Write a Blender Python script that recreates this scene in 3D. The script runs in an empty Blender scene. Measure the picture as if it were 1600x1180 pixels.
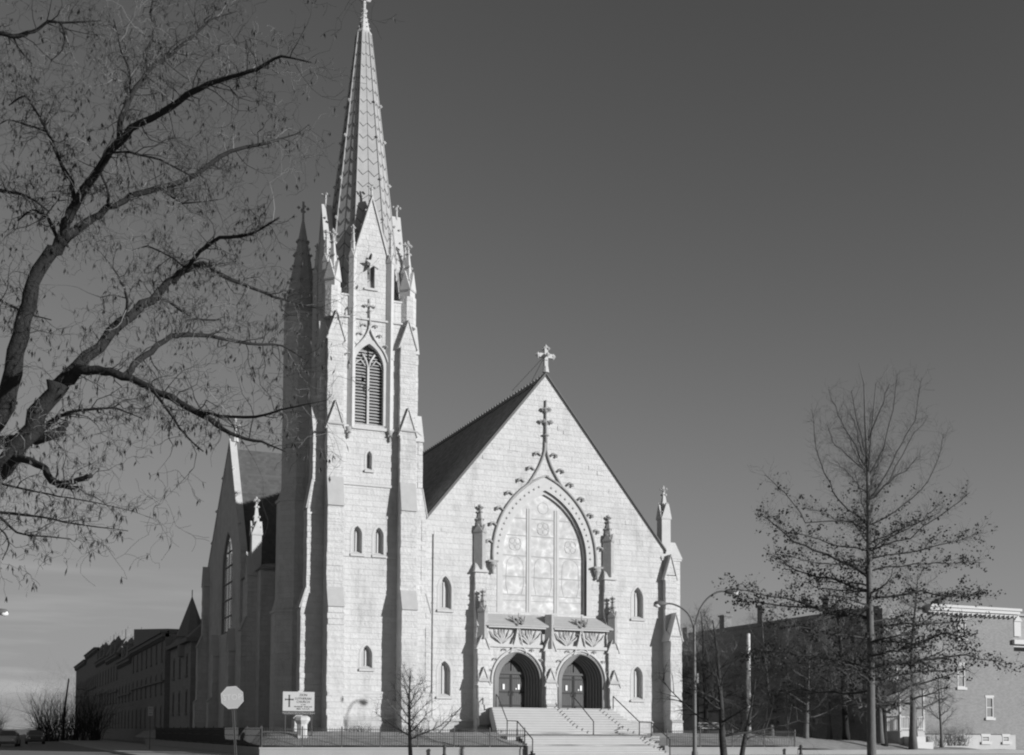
import bpy, bmesh, math, random
from math import sin, cos, tan, pi, radians, sqrt, atan2
from mathutils import Vector, Matrix
from mathutils.geometry import tessellate_polygon

S = bpy.context.scene
COL = S.collection
# ------------------------------------------------------------------ camera
yaw, tilt, roll = radians(23.07), radians(3.3), radians(.3)
F0 = Vector((sin(yaw), cos(yaw), 0)); R0 = Vector((cos(yaw), -sin(yaw), 0)); Z = Vector((0, 0, 1))
FW = F0*cos(tilt) + Z*sin(tilt); UP = -F0*sin(tilt) + Z*cos(tilt)
R1 = R0*cos(roll) + UP*sin(roll); U1 = -R0*sin(roll) + UP*cos(roll)
cam = bpy.data.cameras.new("camera"); cobj = bpy.data.objects.new("camera", cam); COL.objects.link(cobj)
m = Matrix((R1, U1, -FW)).transposed().to_4x4(); m.translation = Vector((-34.576, -75.501, 1.6))
cobj.matrix_world = m
cam.sensor_width = 36; cam.sensor_fit = 'HORIZONTAL'; cam.lens = 1897/1600*36
cam.shift_y = (1033-590)/1600; cam.clip_end = 6000; cam.clip_start = .1
S.camera = cobj
# ------------------------------------------------------------------ light
SUN_AZ, SUN_EL = 37.0, 13.2          # degrees right of the facade's normal, height
sd = Vector((sin(radians(SUN_AZ))*cos(radians(SUN_EL)), -cos(radians(SUN_AZ))*cos(radians(SUN_EL)), sin(radians(SUN_EL))))
sl = bpy.data.lights.new("sun", 'SUN'); sl.energy = 4.2; sl.angle = radians(.55); sl.color = (1, 1, 1)
so = bpy.data.objects.new("sun", sl); COL.objects.link(so)
so.rotation_euler = sd.to_track_quat('Z', 'Y').to_euler(); so.location = (40, -80, 60)
W = bpy.data.worlds.new("World"); S.world = W; W.use_nodes = True
nt = W.node_tree; nt.nodes.clear()
def wn(t, **k):
    n = nt.nodes.new(t)
    for a, b in k.items(): setattr(n, a, b)
    return n
sky = wn('ShaderNodeTexSky', sky_type='NISHITA', sun_disc=False, sun_elevation=radians(SUN_EL), sun_rotation=radians(180-SUN_AZ), air_density=1.0, dust_density=.6, ozone_density=1.0)
sep = wn('ShaderNodeSeparateColor'); nt.links.new(sky.outputs[0], sep.inputs[0])
# the plate was taken through a red filter: only the red light of the sky counts
gam = wn('ShaderNodeMath', operation='POWER'); nt.links.new(sep.outputs[0], gam.inputs[0]); gam.inputs[1].default_value = 1.46
tc = wn('ShaderNodeTexCoord'); mp = wn('ShaderNodeMapping'); mp.inputs['Scale'].default_value = (2.2, 2.2, 26); mp.inputs['Rotation'].default_value = (0.03, 0.05, 0)
nt.links.new(tc.outputs['Generated'], mp.inputs[0])
nz = wn('ShaderNodeTexNoise'); nz.inputs['Scale'].default_value = 1.6; nz.inputs['Detail'].default_value = 5; nz.inputs['Roughness'].default_value = .55
nt.links.new(mp.outputs[0], nz.inputs['Vector'])
cr = wn('ShaderNodeMapRange'); cr.inputs[1].default_value = .50; cr.inputs[2].default_value = .72; cr.inputs[3].default_value = 0; cr.inputs[4].default_value = .55
nt.links.new(nz.outputs[0], cr.inputs[0])
sx = wn('ShaderNodeSeparateXYZ'); nt.links.new(tc.outputs['Generated'], sx.inputs[0])
lo = wn('ShaderNodeMapRange'); lo.inputs[1].default_value = .02; lo.inputs[2].default_value = .2; lo.inputs[3].default_value = 1; lo.inputs[4].default_value = 0
nt.links.new(sx.outputs[2], lo.inputs[0])
az = wn('ShaderNodeMapRange'); az.inputs[1].default_value = .35; az.inputs[2].default_value = .0; az.inputs[3].default_value = 0; az.inputs[4].default_value = 1
nt.links.new(sx.outputs[0], az.inputs[0])
m1 = wn('ShaderNodeMath', operation='MULTIPLY'); nt.links.new(cr.outputs[0], m1.inputs[0]); nt.links.new(lo.outputs[0], m1.inputs[1])
m1b = wn('ShaderNodeMath', operation='MULTIPLY'); nt.links.new(m1.outputs[0], m1b.inputs[0]); nt.links.new(az.outputs[0], m1b.inputs[1])
ad = wn('ShaderNodeMath', operation='ADD'); nt.links.new(m1b.outputs[0], ad.inputs[0]); ad.inputs[1].default_value = 1
# paper and film hold back the brightest part of the sky near the horizon
g1 = wn('ShaderNodeMath', operation='MULTIPLY'); nt.links.new(gam.outputs[0], g1.inputs[0]); nt.links.new(gam.outputs[0], g1.inputs[1])
g2 = wn('ShaderNodeMath', operation='MULTIPLY_ADD'); nt.links.new(g1.outputs[0], g2.inputs[0]); g2.inputs[1].default_value = 1/3.7**2; g2.inputs[2].default_value = 1
g3 = wn('ShaderNodeMath', operation='SQRT'); nt.links.new(g2.outputs[0], g3.inputs[0])
g4 = wn('ShaderNodeMath', operation='DIVIDE'); nt.links.new(gam.outputs[0], g4.inputs[0]); nt.links.new(g3.outputs[0], g4.inputs[1])
gmx = wn('ShaderNodeMath', operation='MULTIPLY'); nt.links.new(g4.outputs[0], gmx.inputs[0]); gmx.inputs[1].default_value = .72
m2 = wn('ShaderNodeMath', operation='MULTIPLY'); nt.links.new(gmx.outputs[0], m2.inputs[0]); nt.links.new(ad.outputs[0], m2.inputs[1])
bgn = wn('ShaderNodeBackground'); bgn.inputs[1].default_value = .1
nt.links.new(m2.outputs[0], bgn.inputs[0])
out = wn('ShaderNodeOutputWorld'); nt.links.new(bgn.outputs[0], out.inputs[0])
S.view_settings.view_transform = 'Standard'; S.view_settings.look = 'None'
S.view_settings.exposure = 0.3; S.view_settings.gamma = 1
S.render.engine = 'CYCLES'
S.cycles.max_bounces = 5; S.cycles.diffuse_bounces = 3
S.cycles.pixel_filter_type = 'BLACKMAN_HARRIS'; S.cycles.filter_width = 2.1

# ------------------------------------------------------------------ materials
MATS = {}
def mat(name, v, rough=.85, noise=0., nscale=3., bump=0., bscale=20., spec=.25, kind=None, **kw):
    if name in MATS: return MATS[name]
    M = bpy.data.materials.new(name); M.use_nodes = True; n = M.node_tree.nodes; L = M.node_tree.links
    b = n['Principled BSDF']; b.inputs['Roughness'].default_value = rough; b.inputs['Specular IOR Level'].default_value = spec
    b.inputs['Base Color'].default_value = (v, v, v, 1); b.inputs['Metallic'].default_value = kw.get('metal', 0)
    def N(t, **k):
        x = n.new(t)
        for a, c in k.items(): setattr(x, a, c)
        return x
    def math_(op, a, c):
        x = N('ShaderNodeMath', operation=op)
        for i, q in enumerate((a, c)):
            if isinstance(q, (int, float)): x.inputs[i].default_value = q
            else: L.new(q, x.inputs[i])
        return x.outputs[0]
    geo = N('ShaderNodeNewGeometry')
    val = None; height = None
    if kind in ('stone', 'brick', 'slate'):
        sp = N('ShaderNodeSeparateXYZ'); L.new(geo.outputs['Position'], sp.inputs[0])
        sn = N('ShaderNodeSeparateXYZ'); L.new(geo.outputs['True Normal'], sn.inputs[0])
        gx = math_('GREATER_THAN', math_('ABSOLUTE', sn.outputs[0], 0), math_('ABSOLUTE', sn.outputs[1], 0))
        u = math_('ADD', math_('MULTIPLY', sp.outputs[0], math_('SUBTRACT', 1, gx)), math_('MULTIPLY', sp.outputs[1], gx))
        cb = N('ShaderNodeCombineXYZ'); L.new(u, cb.inputs[0]); L.new(sp.outputs[2], cb.inputs[1])
        def bricktex(bw, bh, mort, off=.5):
            bt = N('ShaderNodeTexBrick'); L.new(cb.outputs[0], bt.inputs['Vector']); bt.offset = off
            bt.inputs['Color1'].default_value = (0, 0, 0, 1); bt.inputs['Color2'].default_value = (1, 1, 1, 1)
            bt.inputs['Mortar'].default_value = (.5, .5, .5, 1); bt.inputs['Scale'].default_value = 1
            bt.inputs['Mortar Size'].default_value = mort; bt.inputs['Mortar Smooth'].default_value = .3
            bt.inputs['Brick Width'].default_value = bw; bt.inputs['Row Height'].default_value = bh
            return bt
        bw, bh, mo = kw.get('brick', (.74, .33, .012))
        bt = bricktex(bw, bh, mo)
        bt2 = bricktex(bw*1.6, bh*2, mo*.8, .37)
        pick = N('ShaderNodeTexNoise'); pick.inputs['Scale'].default_value = .55; L.new(geo.outputs['Position'], pick.inputs['Vector'])
        val = math_('MULTIPLY', math_('SUBTRACT', bt.outputs['Color'], .5), kw.get('var', .12))
        if kind == 'stone':
            val = math_('ADD', val, math_('MULTIPLY', math_('SUBTRACT', bt2.outputs['Color'], .5), kw.get('var', .12)*.8))
        val = math_('SUBTRACT', val, math_('MULTIPLY', bt.outputs['Fac'], kw.get('joint', .10)))
        height = math_('MULTIPLY', bt.outputs['Fac'], -kw.get('jd', .6))
    if noise:
        t = N('ShaderNodeTexNoise'); t.inputs['Scale'].default_value = nscale; t.inputs['Detail'].default_value = 6; t.inputs['Roughness'].default_value = .6
        mpn = N('ShaderNodeMapping'); mpn.inputs['Scale'].default_value = kw.get('stretch', (1, 1, 1)); L.new(geo.outputs['Position'], mpn.inputs[0]); L.new(mpn.outputs[0], t.inputs['Vector'])
        v2 = math_('MULTIPLY', math_('SUBTRACT', t.outputs[0], .5), noise*2)
        val = v2 if val is None else math_('ADD', val, v2)
    if kw.get('grime'):
        t = N('ShaderNodeTexNoise'); t.inputs['Scale'].default_value = .5; t.inputs['Detail'].default_value = 7; t.inputs['Roughness'].default_value = .62
        mpn = N('ShaderNodeMapping'); mpn.inputs['Scale'].default_value = (1.6, 1.6, .45); L.new(geo.outputs['Position'], mpn.inputs[0]); L.new(mpn.outputs[0], t.inputs['Vector'])
        mr = N('ShaderNodeMapRange'); mr.inputs[1].default_value = .52; mr.inputs[2].default_value = .75; L.new(t.outputs[0], mr.inputs[0])
        v2 = math_('MULTIPLY', mr.outputs[0], -kw['grime']); val = math_('ADD', val, v2)
    if val is not None:
        tot = math_('MAXIMUM', math_('MULTIPLY', math_('ADD', val, 1), v), .008)
        cc = N('ShaderNodeCombineColor')
        for i in range(3): L.new(tot, cc.inputs[i])
        L.new(cc.outputs[0], b.inputs['Base Color'])
    if bump:
        t = N('ShaderNodeTexNoise'); t.inputs['Scale'].default_value = bscale; t.inputs['Detail'].default_value = 5; L.new(geo.outputs['Position'], t.inputs['Vector'])
        h = t.outputs[0] if height is None else math_('ADD', t.outputs[0], height)
        bp = N('ShaderNodeBump'); bp.inputs['Strength'].default_value = kw.get('bs', .8); bp.inputs['Distance'].default_value = bump
        L.new(h, bp.inputs['Height']); L.new(bp.outputs[0], b.inputs['Normal'])
    MATS[name] = M; return M

STONE = mat('rock faced limestone', .52, .92, noise=.15, nscale=2.2, bump=.07, bscale=6, kind='stone', grime=.28, spec=.1, joint=.045, jd=.3, var=.075, brick=(.9, .37, .014))
SMOOTH = mat('dressed limestone', .49, .9, noise=.16, nscale=2.5, bump=.01, bscale=14, spec=.1)
CAPST = mat('weathered coping stone', .40, .9, noise=.16, nscale=2.2, bump=.01, bscale=14, spec=.1)
OLDST = mat('sooty carved stone', .33, .92, noise=.25, nscale=4, bump=.02, bscale=16, spec=.1)
SPIREM = mat('spire stone', .35, .9, noise=.2, nscale=2, bump=.01, bscale=8, spec=.1)
PLINTH = mat('stained plinth stone', .43, .95, noise=.25, nscale=1.2, bump=.05, bscale=6, kind='stone', grime=.4, spec=.1, joint=.12, jd=.4, var=.2, brick=(.9, .37, .014))
ARCHST = mat('shade darkened arch stone', .22, .92, noise=.2, nscale=4)  # shade of the deep door reveals is put into this darker colour
RIBM = mat('dark lead rib', .10, .7)
SLATE = mat('roof slate', .24, .8, noise=.15, nscale=2, bump=.02, bscale=20, kind='slate', brick=(.3, .22, .01), var=.5, spec=.2, grime=.3)
LSLATE = mat('porch roof slab', .38, .9, noise=.14, nscale=2, bump=.01, bscale=10, kind='slate', brick=(2.2, .16, .012), var=.12)
GLASS_D = mat('dark glazing', .13, .25, noise=.3, nscale=4, spec=.5)
GLASS_L = mat('pale leaded glazing', .34, .45, noise=.18, nscale=6, spec=.4)
FRAMEM = mat('pale window frame', .55, .6, noise=.05, nscale=5)
LOUV = mat('louvre board', .36, .8, noise=.15, nscale=5)
WOOD = mat('oak door boards', .085, .6, noise=.35, nscale=5, stretch=(6, 6, .5), bump=.01, bscale=12)
WOODD = mat('dark door iron', .03, .6)
BACKB = mat('louvre backing board', .16, .9)
DIMGL = mat('dim shaded glazing', .16, .4)
PAPER = mat('white paper', .8, .7)
CONC = mat('step concrete', .42, .9, noise=.12, nscale=1.6, bump=.008, bscale=22)
WALLC = mat('retaining wall concrete', .28, .9, noise=.14, nscale=1.1, bump=.01, bscale=18)
WALK = mat('pavement concrete', .40, .9, noise=.12, nscale=.8, bump=.006, bscale=20)
ROADM = mat('asphalt', .25, .9, noise=.12, nscale=.6, bump=.006, bscale=30)
GRASSM = mat('winter lawn', .29, .95, noise=.5, nscale=1.6, bump=.05, bscale=12)
DIRTM = mat('bare ground', .22, .95, noise=.3, nscale=.8, bump=.03, bscale=6)
IRON = mat('black iron paint', .05, .5)
RAILM = mat('grey steel rail', .06, .5, metal=.3)
STEEL = mat('galvanised steel', .12, .5, noise=.2, nscale=9, metal=.2)
LAMPM = mat('lamp metal', .13, .5, noise=.1, nscale=6)
LENSM = mat('lamp lens', .75, .3)
BARK = mat('dark ridged bark', .026, .95, noise=.45, nscale=9, stretch=(1, 1, .35), bump=.03, bscale=22)
BARKG = mat('grey bark', .13, .95, noise=.4, nscale=8, stretch=(1, 1, .4), bump=.02, bscale=18)
TWIG = mat('twig bark', .05, .9)
TWIGL = mat('pale twig bark', .2, .9)  # on the spreading tree this pale tone stands in for sunlight
PODM = mat('dry seed pods', .06, .8)
LEAFM = mat('clinging dry oak leaves', .05, .9, noise=.5, nscale=3)
BRICKM = mat('red brick', .22, .92, noise=.10, nscale=1.3, bump=.006, bscale=30, kind='brick', brick=(.22, .075, .008), var=.25, joint=-.25)
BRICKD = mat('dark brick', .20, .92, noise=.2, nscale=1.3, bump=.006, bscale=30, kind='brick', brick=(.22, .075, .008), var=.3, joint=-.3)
TRIM = mat('white painted trim', .47, .6, noise=.05, nscale=4)
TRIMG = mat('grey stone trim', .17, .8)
RUBBLE = mat('whitewashed foundation', .42, .9, noise=.2, nscale=1.8, bump=.02, bscale=8)
DARKR = mat('dark roofing', .2, .9, noise=.2, nscale=2)
SIGNW = mat('sign board paint', .40, .6)
SIGNB = mat('sign lettering', .05, .6)
STOPM = mat('stop sign face', .45, .5)
STOPL = mat('stop sign letters', .60, .5)
CARP = mat('pale car paint', .45, .3, spec=.5)
CARD = mat('dark car paint', .04, .3, spec=.5)
RUBBER = mat('tyre rubber', .02, .8)

# stained glass seen from outside behind clear protective sheets: mottled pale panes
def stained():
    M = bpy.data.materials.new('stained glass behind storm glazing'); M.use_nodes = True; n = M.node_tree.nodes; L = M.node_tree.links
    b = n['Principled BSDF']; b.inputs['Roughness'].default_value = .8; b.inputs['Specular IOR Level'].default_value = .12
    g = n.new('ShaderNodeNewGeometry')
    nz = n.new('ShaderNodeTexNoise'); nz.inputs['Scale'].default_value = 1.5; nz.inputs['Detail'].default_value = 8; nz.inputs['Distortion'].default_value = 1.3; nz.inputs['Roughness'].default_value = .65
    L.new(g.outputs['Position'], nz.inputs['Vector'])
    vo = n.new('ShaderNodeTexVoronoi'); vo.inputs['Scale'].default_value = 2.2; L.new(g.outputs['Position'], vo.inputs['Vector'])
    r = n.new('ShaderNodeValToRGB'); e = r.color_ramp.elements
    e[0].position = .36; e[0].color = (.42, .42, .42, 1); e[1].position = .66; e[1].color = (.66, .66, .66, 1)
    x = e.new(.52); x.color = (.50, .50, .50, 1)
    mx = n.new('ShaderNodeMix'); mx.data_type = 'FLOAT'; mx.inputs[0].default_value = .28
    L.new(nz.outputs[0], mx.inputs[2]); L.new(vo.outputs['Distance'], mx.inputs[3]); L.new(mx.outputs[0], r.inputs[0])
    L.new(r.outputs[0], b.inputs['Base Color'])
    return M
STAIN = stained()
SKYGL = mat('sky reflecting glass', .9, .12, spec=.6, metal=.9)

# ------------------------------------------------------------------ mesh building
ORG = {}
class MB:
    def __init__(s): s.v = []; s.f = []; s.mi = []; s.cur = 0; s.M = None; s.sm = []
    def use(s, i): s.cur = i; return s
    def frame(s, M): s.M = M; return s
    def add(s, vs, fs, smooth=False):
        o = len(s.v)
        if s.M is not None: vs = [tuple(s.M @ Vector(p)) for p in vs]
        s.v += [tuple(p) for p in vs]; s.f += [tuple(i+o for i in f) for f in fs]; s.mi += [s.cur]*len(fs); s.sm += [smooth]*len(fs)
        return s
    def box(s, x0, x1, y0, y1, z0, z1):
        v = [(x0,y0,z0),(x1,y0,z0),(x1,y1,z0),(x0,y1,z0),(x0,y0,z1),(x1,y0,z1),(x1,y1,z1),(x0,y1,z1)]
        return s.add(v, [(0,3,2,1),(4,5,6,7),(0,1,5,4),(1,2,6,5),(2,3,7,6),(3,0,4,7)])
    def hexa(s, a, b):   # two quads of 4 points
        return s.add(list(a)+list(b), [(0,1,2,3),(7,6,5,4),(0,4,5,1),(1,5,6,2),(2,6,7,3),(3,7,4,0)])
    def slab(s, outer, holes, a, b, axis='y'):
        # polygon in (u,v) extruded between a and b; axis 'y': (u,a,v); 'x': (a,u,v); 'z': (u,v,a)
        mp = {'y': lambda u, v, w: (u, w, v), 'x': lambda u, v, w: (w, u, v), 'z': lambda u, v, w: (u, v, w)}[axis]
        loops = [outer]+list(holes)
        tri = tessellate_polygon([[Vector((p[0], p[1], 0)) for p in l] for l in loops])
        flat = [p for l in loops for p in l]; n = len(flat)
        vs = [mp(p[0], p[1], a) for p in flat]+[mp(p[0], p[1], b) for p in flat]
        fs = [tuple(t) for t in tri]+[tuple(i+n for i in reversed(t)) for t in tri]
        k = 0
        for l in loops:
            q = len(l)
            for i in range(q): fs.append((k+i, k+(i+1) % q, n+k+(i+1) % q, n+k+i))
            k += q
        return s.add(vs, fs)
    def ring(s, outer, inner, a, b, axis='y'):
        # band between two open outlines that start and end at the same feet
        return s.slab(list(outer)+list(reversed(inner)), [], a, b, axis)
    def tube(s, pts, rad, n=6, cap=True, smooth=True):
        pts = [Vector(p) for p in pts]; m = len(pts)
        if isinstance(rad, (int, float)): rad = [rad]*m
        vs = []; fs = []; ref = None
        for i, p in enumerate(pts):
            d = (pts[min(i+1, m-1)]-pts[max(i-1, 0)])
            d = d.normalized() if d.length > 1e-9 else Vector((0, 0, 1))
            if ref is None: ref = d.cross(Vector((0, 0, 1)) if abs(d.z) < .9 else Vector((1, 0, 0))).normalized()
            ref = (ref-d*ref.dot(d)); ref = ref.normalized() if ref.length > 1e-6 else d.orthogonal().normalized()
            o = d.cross(ref)
            for k in range(n):
                a = 2*pi*k/n; vs.append(p+(ref*cos(a)+o*sin(a))*rad[i])
        for i in range(m-1):
            for k in range(n):
                k2 = (k+1) % n; fs.append((i*n+k, i*n+k2, (i+1)*n+k2, (i+1)*n+k))
        if cap: fs.append(tuple(range(n-1, -1, -1))); fs.append(tuple((m-1)*n+k for k in range(n)))
        return s.add(vs, fs, smooth)
    def ngon(s, cx, cy, z0, z1, r0, r1, n=8, ph=None, sq=1.0):
        ph = pi/n if ph is None else ph
        vs = [(cx+r0*cos(ph+2*pi*k/n), cy+r0*sin(ph+2*pi*k/n), z0) for k in range(n)]
        if r1 > 1e-4:
            vs += [(cx+r1*cos(ph+2*pi*k/n), cy+r1*sin(ph+2*pi*k/n), z1) for k in range(n)]
            fs = [(k, (k+1) % n, n+(k+1) % n, n+k) for k in range(n)]+[tuple(range(n-1, -1, -1)), tuple(range(n, 2*n))]
        else:
            vs.append((cx, cy, z1)); fs = [(k, (k+1) % n, n) for k in range(n)]+[tuple(range(n-1, -1, -1))]
        return s.add(vs, fs)
    def lathe(s, cx, cy, prof, n=12, smooth=True):
        vs = [(cx+r*cos(2*pi*k/n), cy+r*sin(2*pi*k/n), z) for r, z in prof for k in range(n)]
        fs = [(i*n+k, i*n+(k+1) % n, (i+1)*n+(k+1) % n, (i+1)*n+k) for i in range(len(prof)-1) for k in range(n)]
        fs += [tuple(range(n-1, -1, -1)), tuple((len(prof)-1)*n+k for k in range(n))]
        return s.add(vs, fs, smooth)
    def blob(s, c, r, n=6, sz=1.0, rng=None):
        c = Vector(c); vs = [c+Vector((0, 0, r*sz)), c-Vector((0, 0, r*sz))]
        for i in range(n):
            a = 2*pi*i/n; q = r*(rng.uniform(.7, 1.2) if rng else 1); vs.append(c+Vector((q*cos(a), q*sin(a), 0)))
        fs = []
        for i in range(n): fs += [(0, 2+i, 2+(i+1) % n), (1, 2+(i+1) % n, 2+i)]
        return s.add(vs, fs)
    def build(s, name, mats, parent=None):
        if not isinstance(mats, (list, tuple)): mats = [mats]
        me = bpy.data.meshes.new(name)
        org = Vector(ORG[parent.name]) if parent is not None else Vector((0, 0, 0))
        me.from_pydata([tuple(Vector(p)-org) for p in s.v], [], s.f)
        for M in mats: me.materials.append(M)
        me.polygons.foreach_set('material_index', s.mi)
        me.polygons.foreach_set('use_smooth', s.sm)
        bm = bmesh.new(); bm.from_mesh(me); bmesh.ops.recalc_face_normals(bm, faces=bm.faces); bm.to_mesh(me); bm.free()
        me.update()
        o = bpy.data.objects.new(name, me); COL.objects.link(o)
        if parent is not None: o.parent = parent; ORG[o.name] = ORG[parent.name]
        else: ORG[o.name] = (0., 0., 0.)
        return o
def tag(o, label, cat, group=None):
    o['label'] = label; o['category'] = cat
    if group: o['group'] = group
    return o
def thing(name, label, cat, loc, group=None):
    o = bpy.data.objects.new(name, None); o.empty_display_size = .3; COL.objects.link(o); o.location = loc; ORG[o.name] = tuple(loc)
    return tag(o, label, cat, group)
def struct(o, kind='structure'): o['kind'] = kind; return o
def copy_thing(r, loc, label, group=None, rz=0):
    c = r.copy(); COL.objects.link(c); c.location = loc; c.rotation_euler = (0, 0, rz); c['label'] = label
    if group: c['group'] = group
    for ch in r.children:
        d = ch.copy(); COL.objects.link(d); d.parent = c
        for g in ch.children: e = g.copy(); COL.objects.link(e); e.parent = d
    return c
def arch(cx, hw, z0, zs, za, n=9):
    # pointed arch outline, counter-clockwise from bottom left... (u,v) pairs
    h = za-zs; R = (hw*hw+h*h)/(2*hw); pts = [(cx-hw, z0)]
    a1 = atan2(h, R-hw) if R > hw else atan2(h, -(hw-R))
    left = []
    for i in range(n+1):
        a = a1*i/n; left.append((cx-hw+R-R*cos(a), zs+R*sin(a)))
    left[-1] = (cx, za)
    right = [(2*cx-p[0], p[1]) for p in reversed(left[:-1])]
    return pts+left+right+[(cx+hw, z0)]
def rect(x0, x1, z0, z1): return [(x0, z0), (x0, z1), (x1, z1), (x1, z0)]
def F(origin, t, n):   # local frame: x = tangent, y = outward, z = up
    t = Vector(t); n = Vector(n); M = Matrix((t, n, Z)).transposed().to_4x4(); M.translation = Vector(origin); return M
def text_into(mb, s, size, M, depth=.01, align='CENTER'):
    cu = bpy.data.curves.new('lettering', 'FONT'); cu.body = s; cu.size = size; cu.extrude = depth; cu.align_x = align; cu.align_y = 'CENTER'; cu.resolution_u = 3
    o = bpy.data.objects.new('lettering', cu); COL.objects.link(o)
    dg = bpy.context.evaluated_depsgraph_get(); me = bpy.data.meshes.new_from_object(o.evaluated_get(dg))
    mb.add([tuple(M @ v.co) for v in me.vertices], [tuple(p.vertices) for p in me.polygons])
    bpy.data.objects.remove(o); bpy.data.meshes.remove(me)
# ================================================================== THE CHURCH
church = thing('church', 'pale limestone Gothic church with a tall spired tower, gabled front and big pointed window', 'church', (0, 0, 1.5))
FR = F((0, 0, 0), (1, 0, 0), (0, -1, 0))
rng = random.Random(5)

def pinnacle(parent, x, y, z0, zs, zt, w, diag=True, m=None, name='pinnacle', gab=.5, nb=3):
    b = MB(); ph = 0 if diag else pi/4; r = w*.7071
    b.ngon(x, y, z0, zs, r, r, 4, ph)
    b.ngon(x, y, zs-.06, zs+.05, r*1.14, r*1.14, 4, ph)
    g = w*1.6*gab
    for k in range(4):
        a = ph+pi/4+k*pi/2; n = Vector((cos(a), sin(a), 0)); t = Vector((-sin(a), cos(a), 0)); b.frame(F((x, y, 0), t, n))
        b.slab([(-w*.56, zs), (w*.56, zs), (0, zs+g)], [], w*.35, w*.6)
        b.frame(None)
    h = zt-zs
    b.ngon(x, y, zs+.05, zt-h*.08, r*.84, .045, 4, ph)
    for i in range(nb):
        q = .22+.6*i/max(nb-1, 1); rr = r*.84*(1-q)+.05*q; zz = zs+(h*.92)*q
        for k in range(4):
            a = ph+k*pi/2; b.blob((x+(rr+w*.07)*cos(a), y+(rr+w*.07)*sin(a), zz), w*.13, 5, 1.1, rng)
    b.blob((x, y, zt-h*.14), .06+w*.12, 6, .8); s = w*.24+.03
    for k in range(4):
        a = ph+k*pi/2; b.blob((x+s*cos(a), y+s*sin(a), zt-h*.07), .05+w*.09, 5, 1)
    b.blob((x, y, zt-.03), .05+w*.08, 5, 1.6)
    return b.build(name, m or SMOOTH, parent)

def gablet(M, parent, w, y0, y1, zb, za, oh=.08, th=.08):
    # two coping slabs laid on the gabled head of a buttress
    W2 = w/2+oh; zz = zb-(za-zb)*oh/(w/2)
    for s in (-1, 1):
        n = Vector((s*(za-zz), 0, W2)).normalized()*th
        a = Vector((s*W2, y0, zz)); c = Vector((0, y0, za)); d = Vector((0, y1+oh*.8, za)); e = Vector((s*W2, y1+oh*.8, zz))
        lo = [a, c, d, e]; b = MB().frame(M); b.hexa([p+Vector((0, 0, .003)) for p in lo], [p+n*1.0 if abs(p.x) > .01 else p+Vector((0, 0, th*1.3)) for p in lo]); b.build('coping', SMOOTH, parent)

def buttress(parent, org, t, n, w, prof, gabs, name='buttress', z0=1.5):
    """prof: list of (projection, z) going up; slopes between unequal projections get weathering slabs"""
    M = F((org[0], org[1], 0), t, n); b = MB().frame(M)
    pts = [(-.35, z0)]+list(prof)+[(-.35, prof[-1][1])]
    # profile lies in (outward, z), so build the prism by hand
    k = len(pts); tri = tessellate_polygon([[Vector((p[0], p[1], 0)) for p in pts]])
    vs = [(-w/2, p[0], p[1]) for p in pts]+[(w/2, p[0], p[1]) for p in pts]
    fs = [tuple(x) for x in tri]+[tuple(i+k for i in reversed(x)) for x in tri]+[(i, (i+1) % k, k+(i+1) % k, k+i) for i in range(k)]
    b.add(vs, fs)
    # rock faced quoins: slight irregular blocks along the outer edges
    r = random.Random(int(abs(org[0]*37+org[1]*91+w*13)*10)); 
    for (p0, za), (p1, zb) in zip(prof[:-1], prof[1:]):
        if abs(p0-p1) > 1e-6: continue
        z = za+.02
        while z < zb-.34:
            h_ = r.choice((.3, .37, .37, .45)); h_ = min(h_, zb-z)
            b.box(-w/2-r.uniform(.004, .05), w/2+r.uniform(.004, .05), p0-min(.3, p0*.6), p0+r.uniform(.004, .035), z+.006, z+h_-.006)
            z += h_
    for zb, za, p in gabs: b.slab([(-w/2, zb+.11), (w/2, zb+.11), (0, za-.05)], [], -.3, p-.004)
    o = b.build(name, STONE, parent)
    for (p0, za), (p1, zb) in zip(prof[:-1], prof[1:]):
        if p0-p1 > .12:
            th = .07; d = Vector((0, zb-za, p0-p1)).normalized()*th; W2 = w/2+.03
            lo = [Vector((-W2, p0+.05, za-.06)), Vector((W2, p0+.05, za-.06)), Vector((W2, p1, zb)), Vector((-W2, p1, zb))]
            cb = MB().frame(M); cb.hexa(lo, [p+d for p in lo]); cb.build('weathering', CAPST, o)
    for zb, za, p in gabs: gablet(M, o, w, -.3, p, zb, za)
    return o

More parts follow.
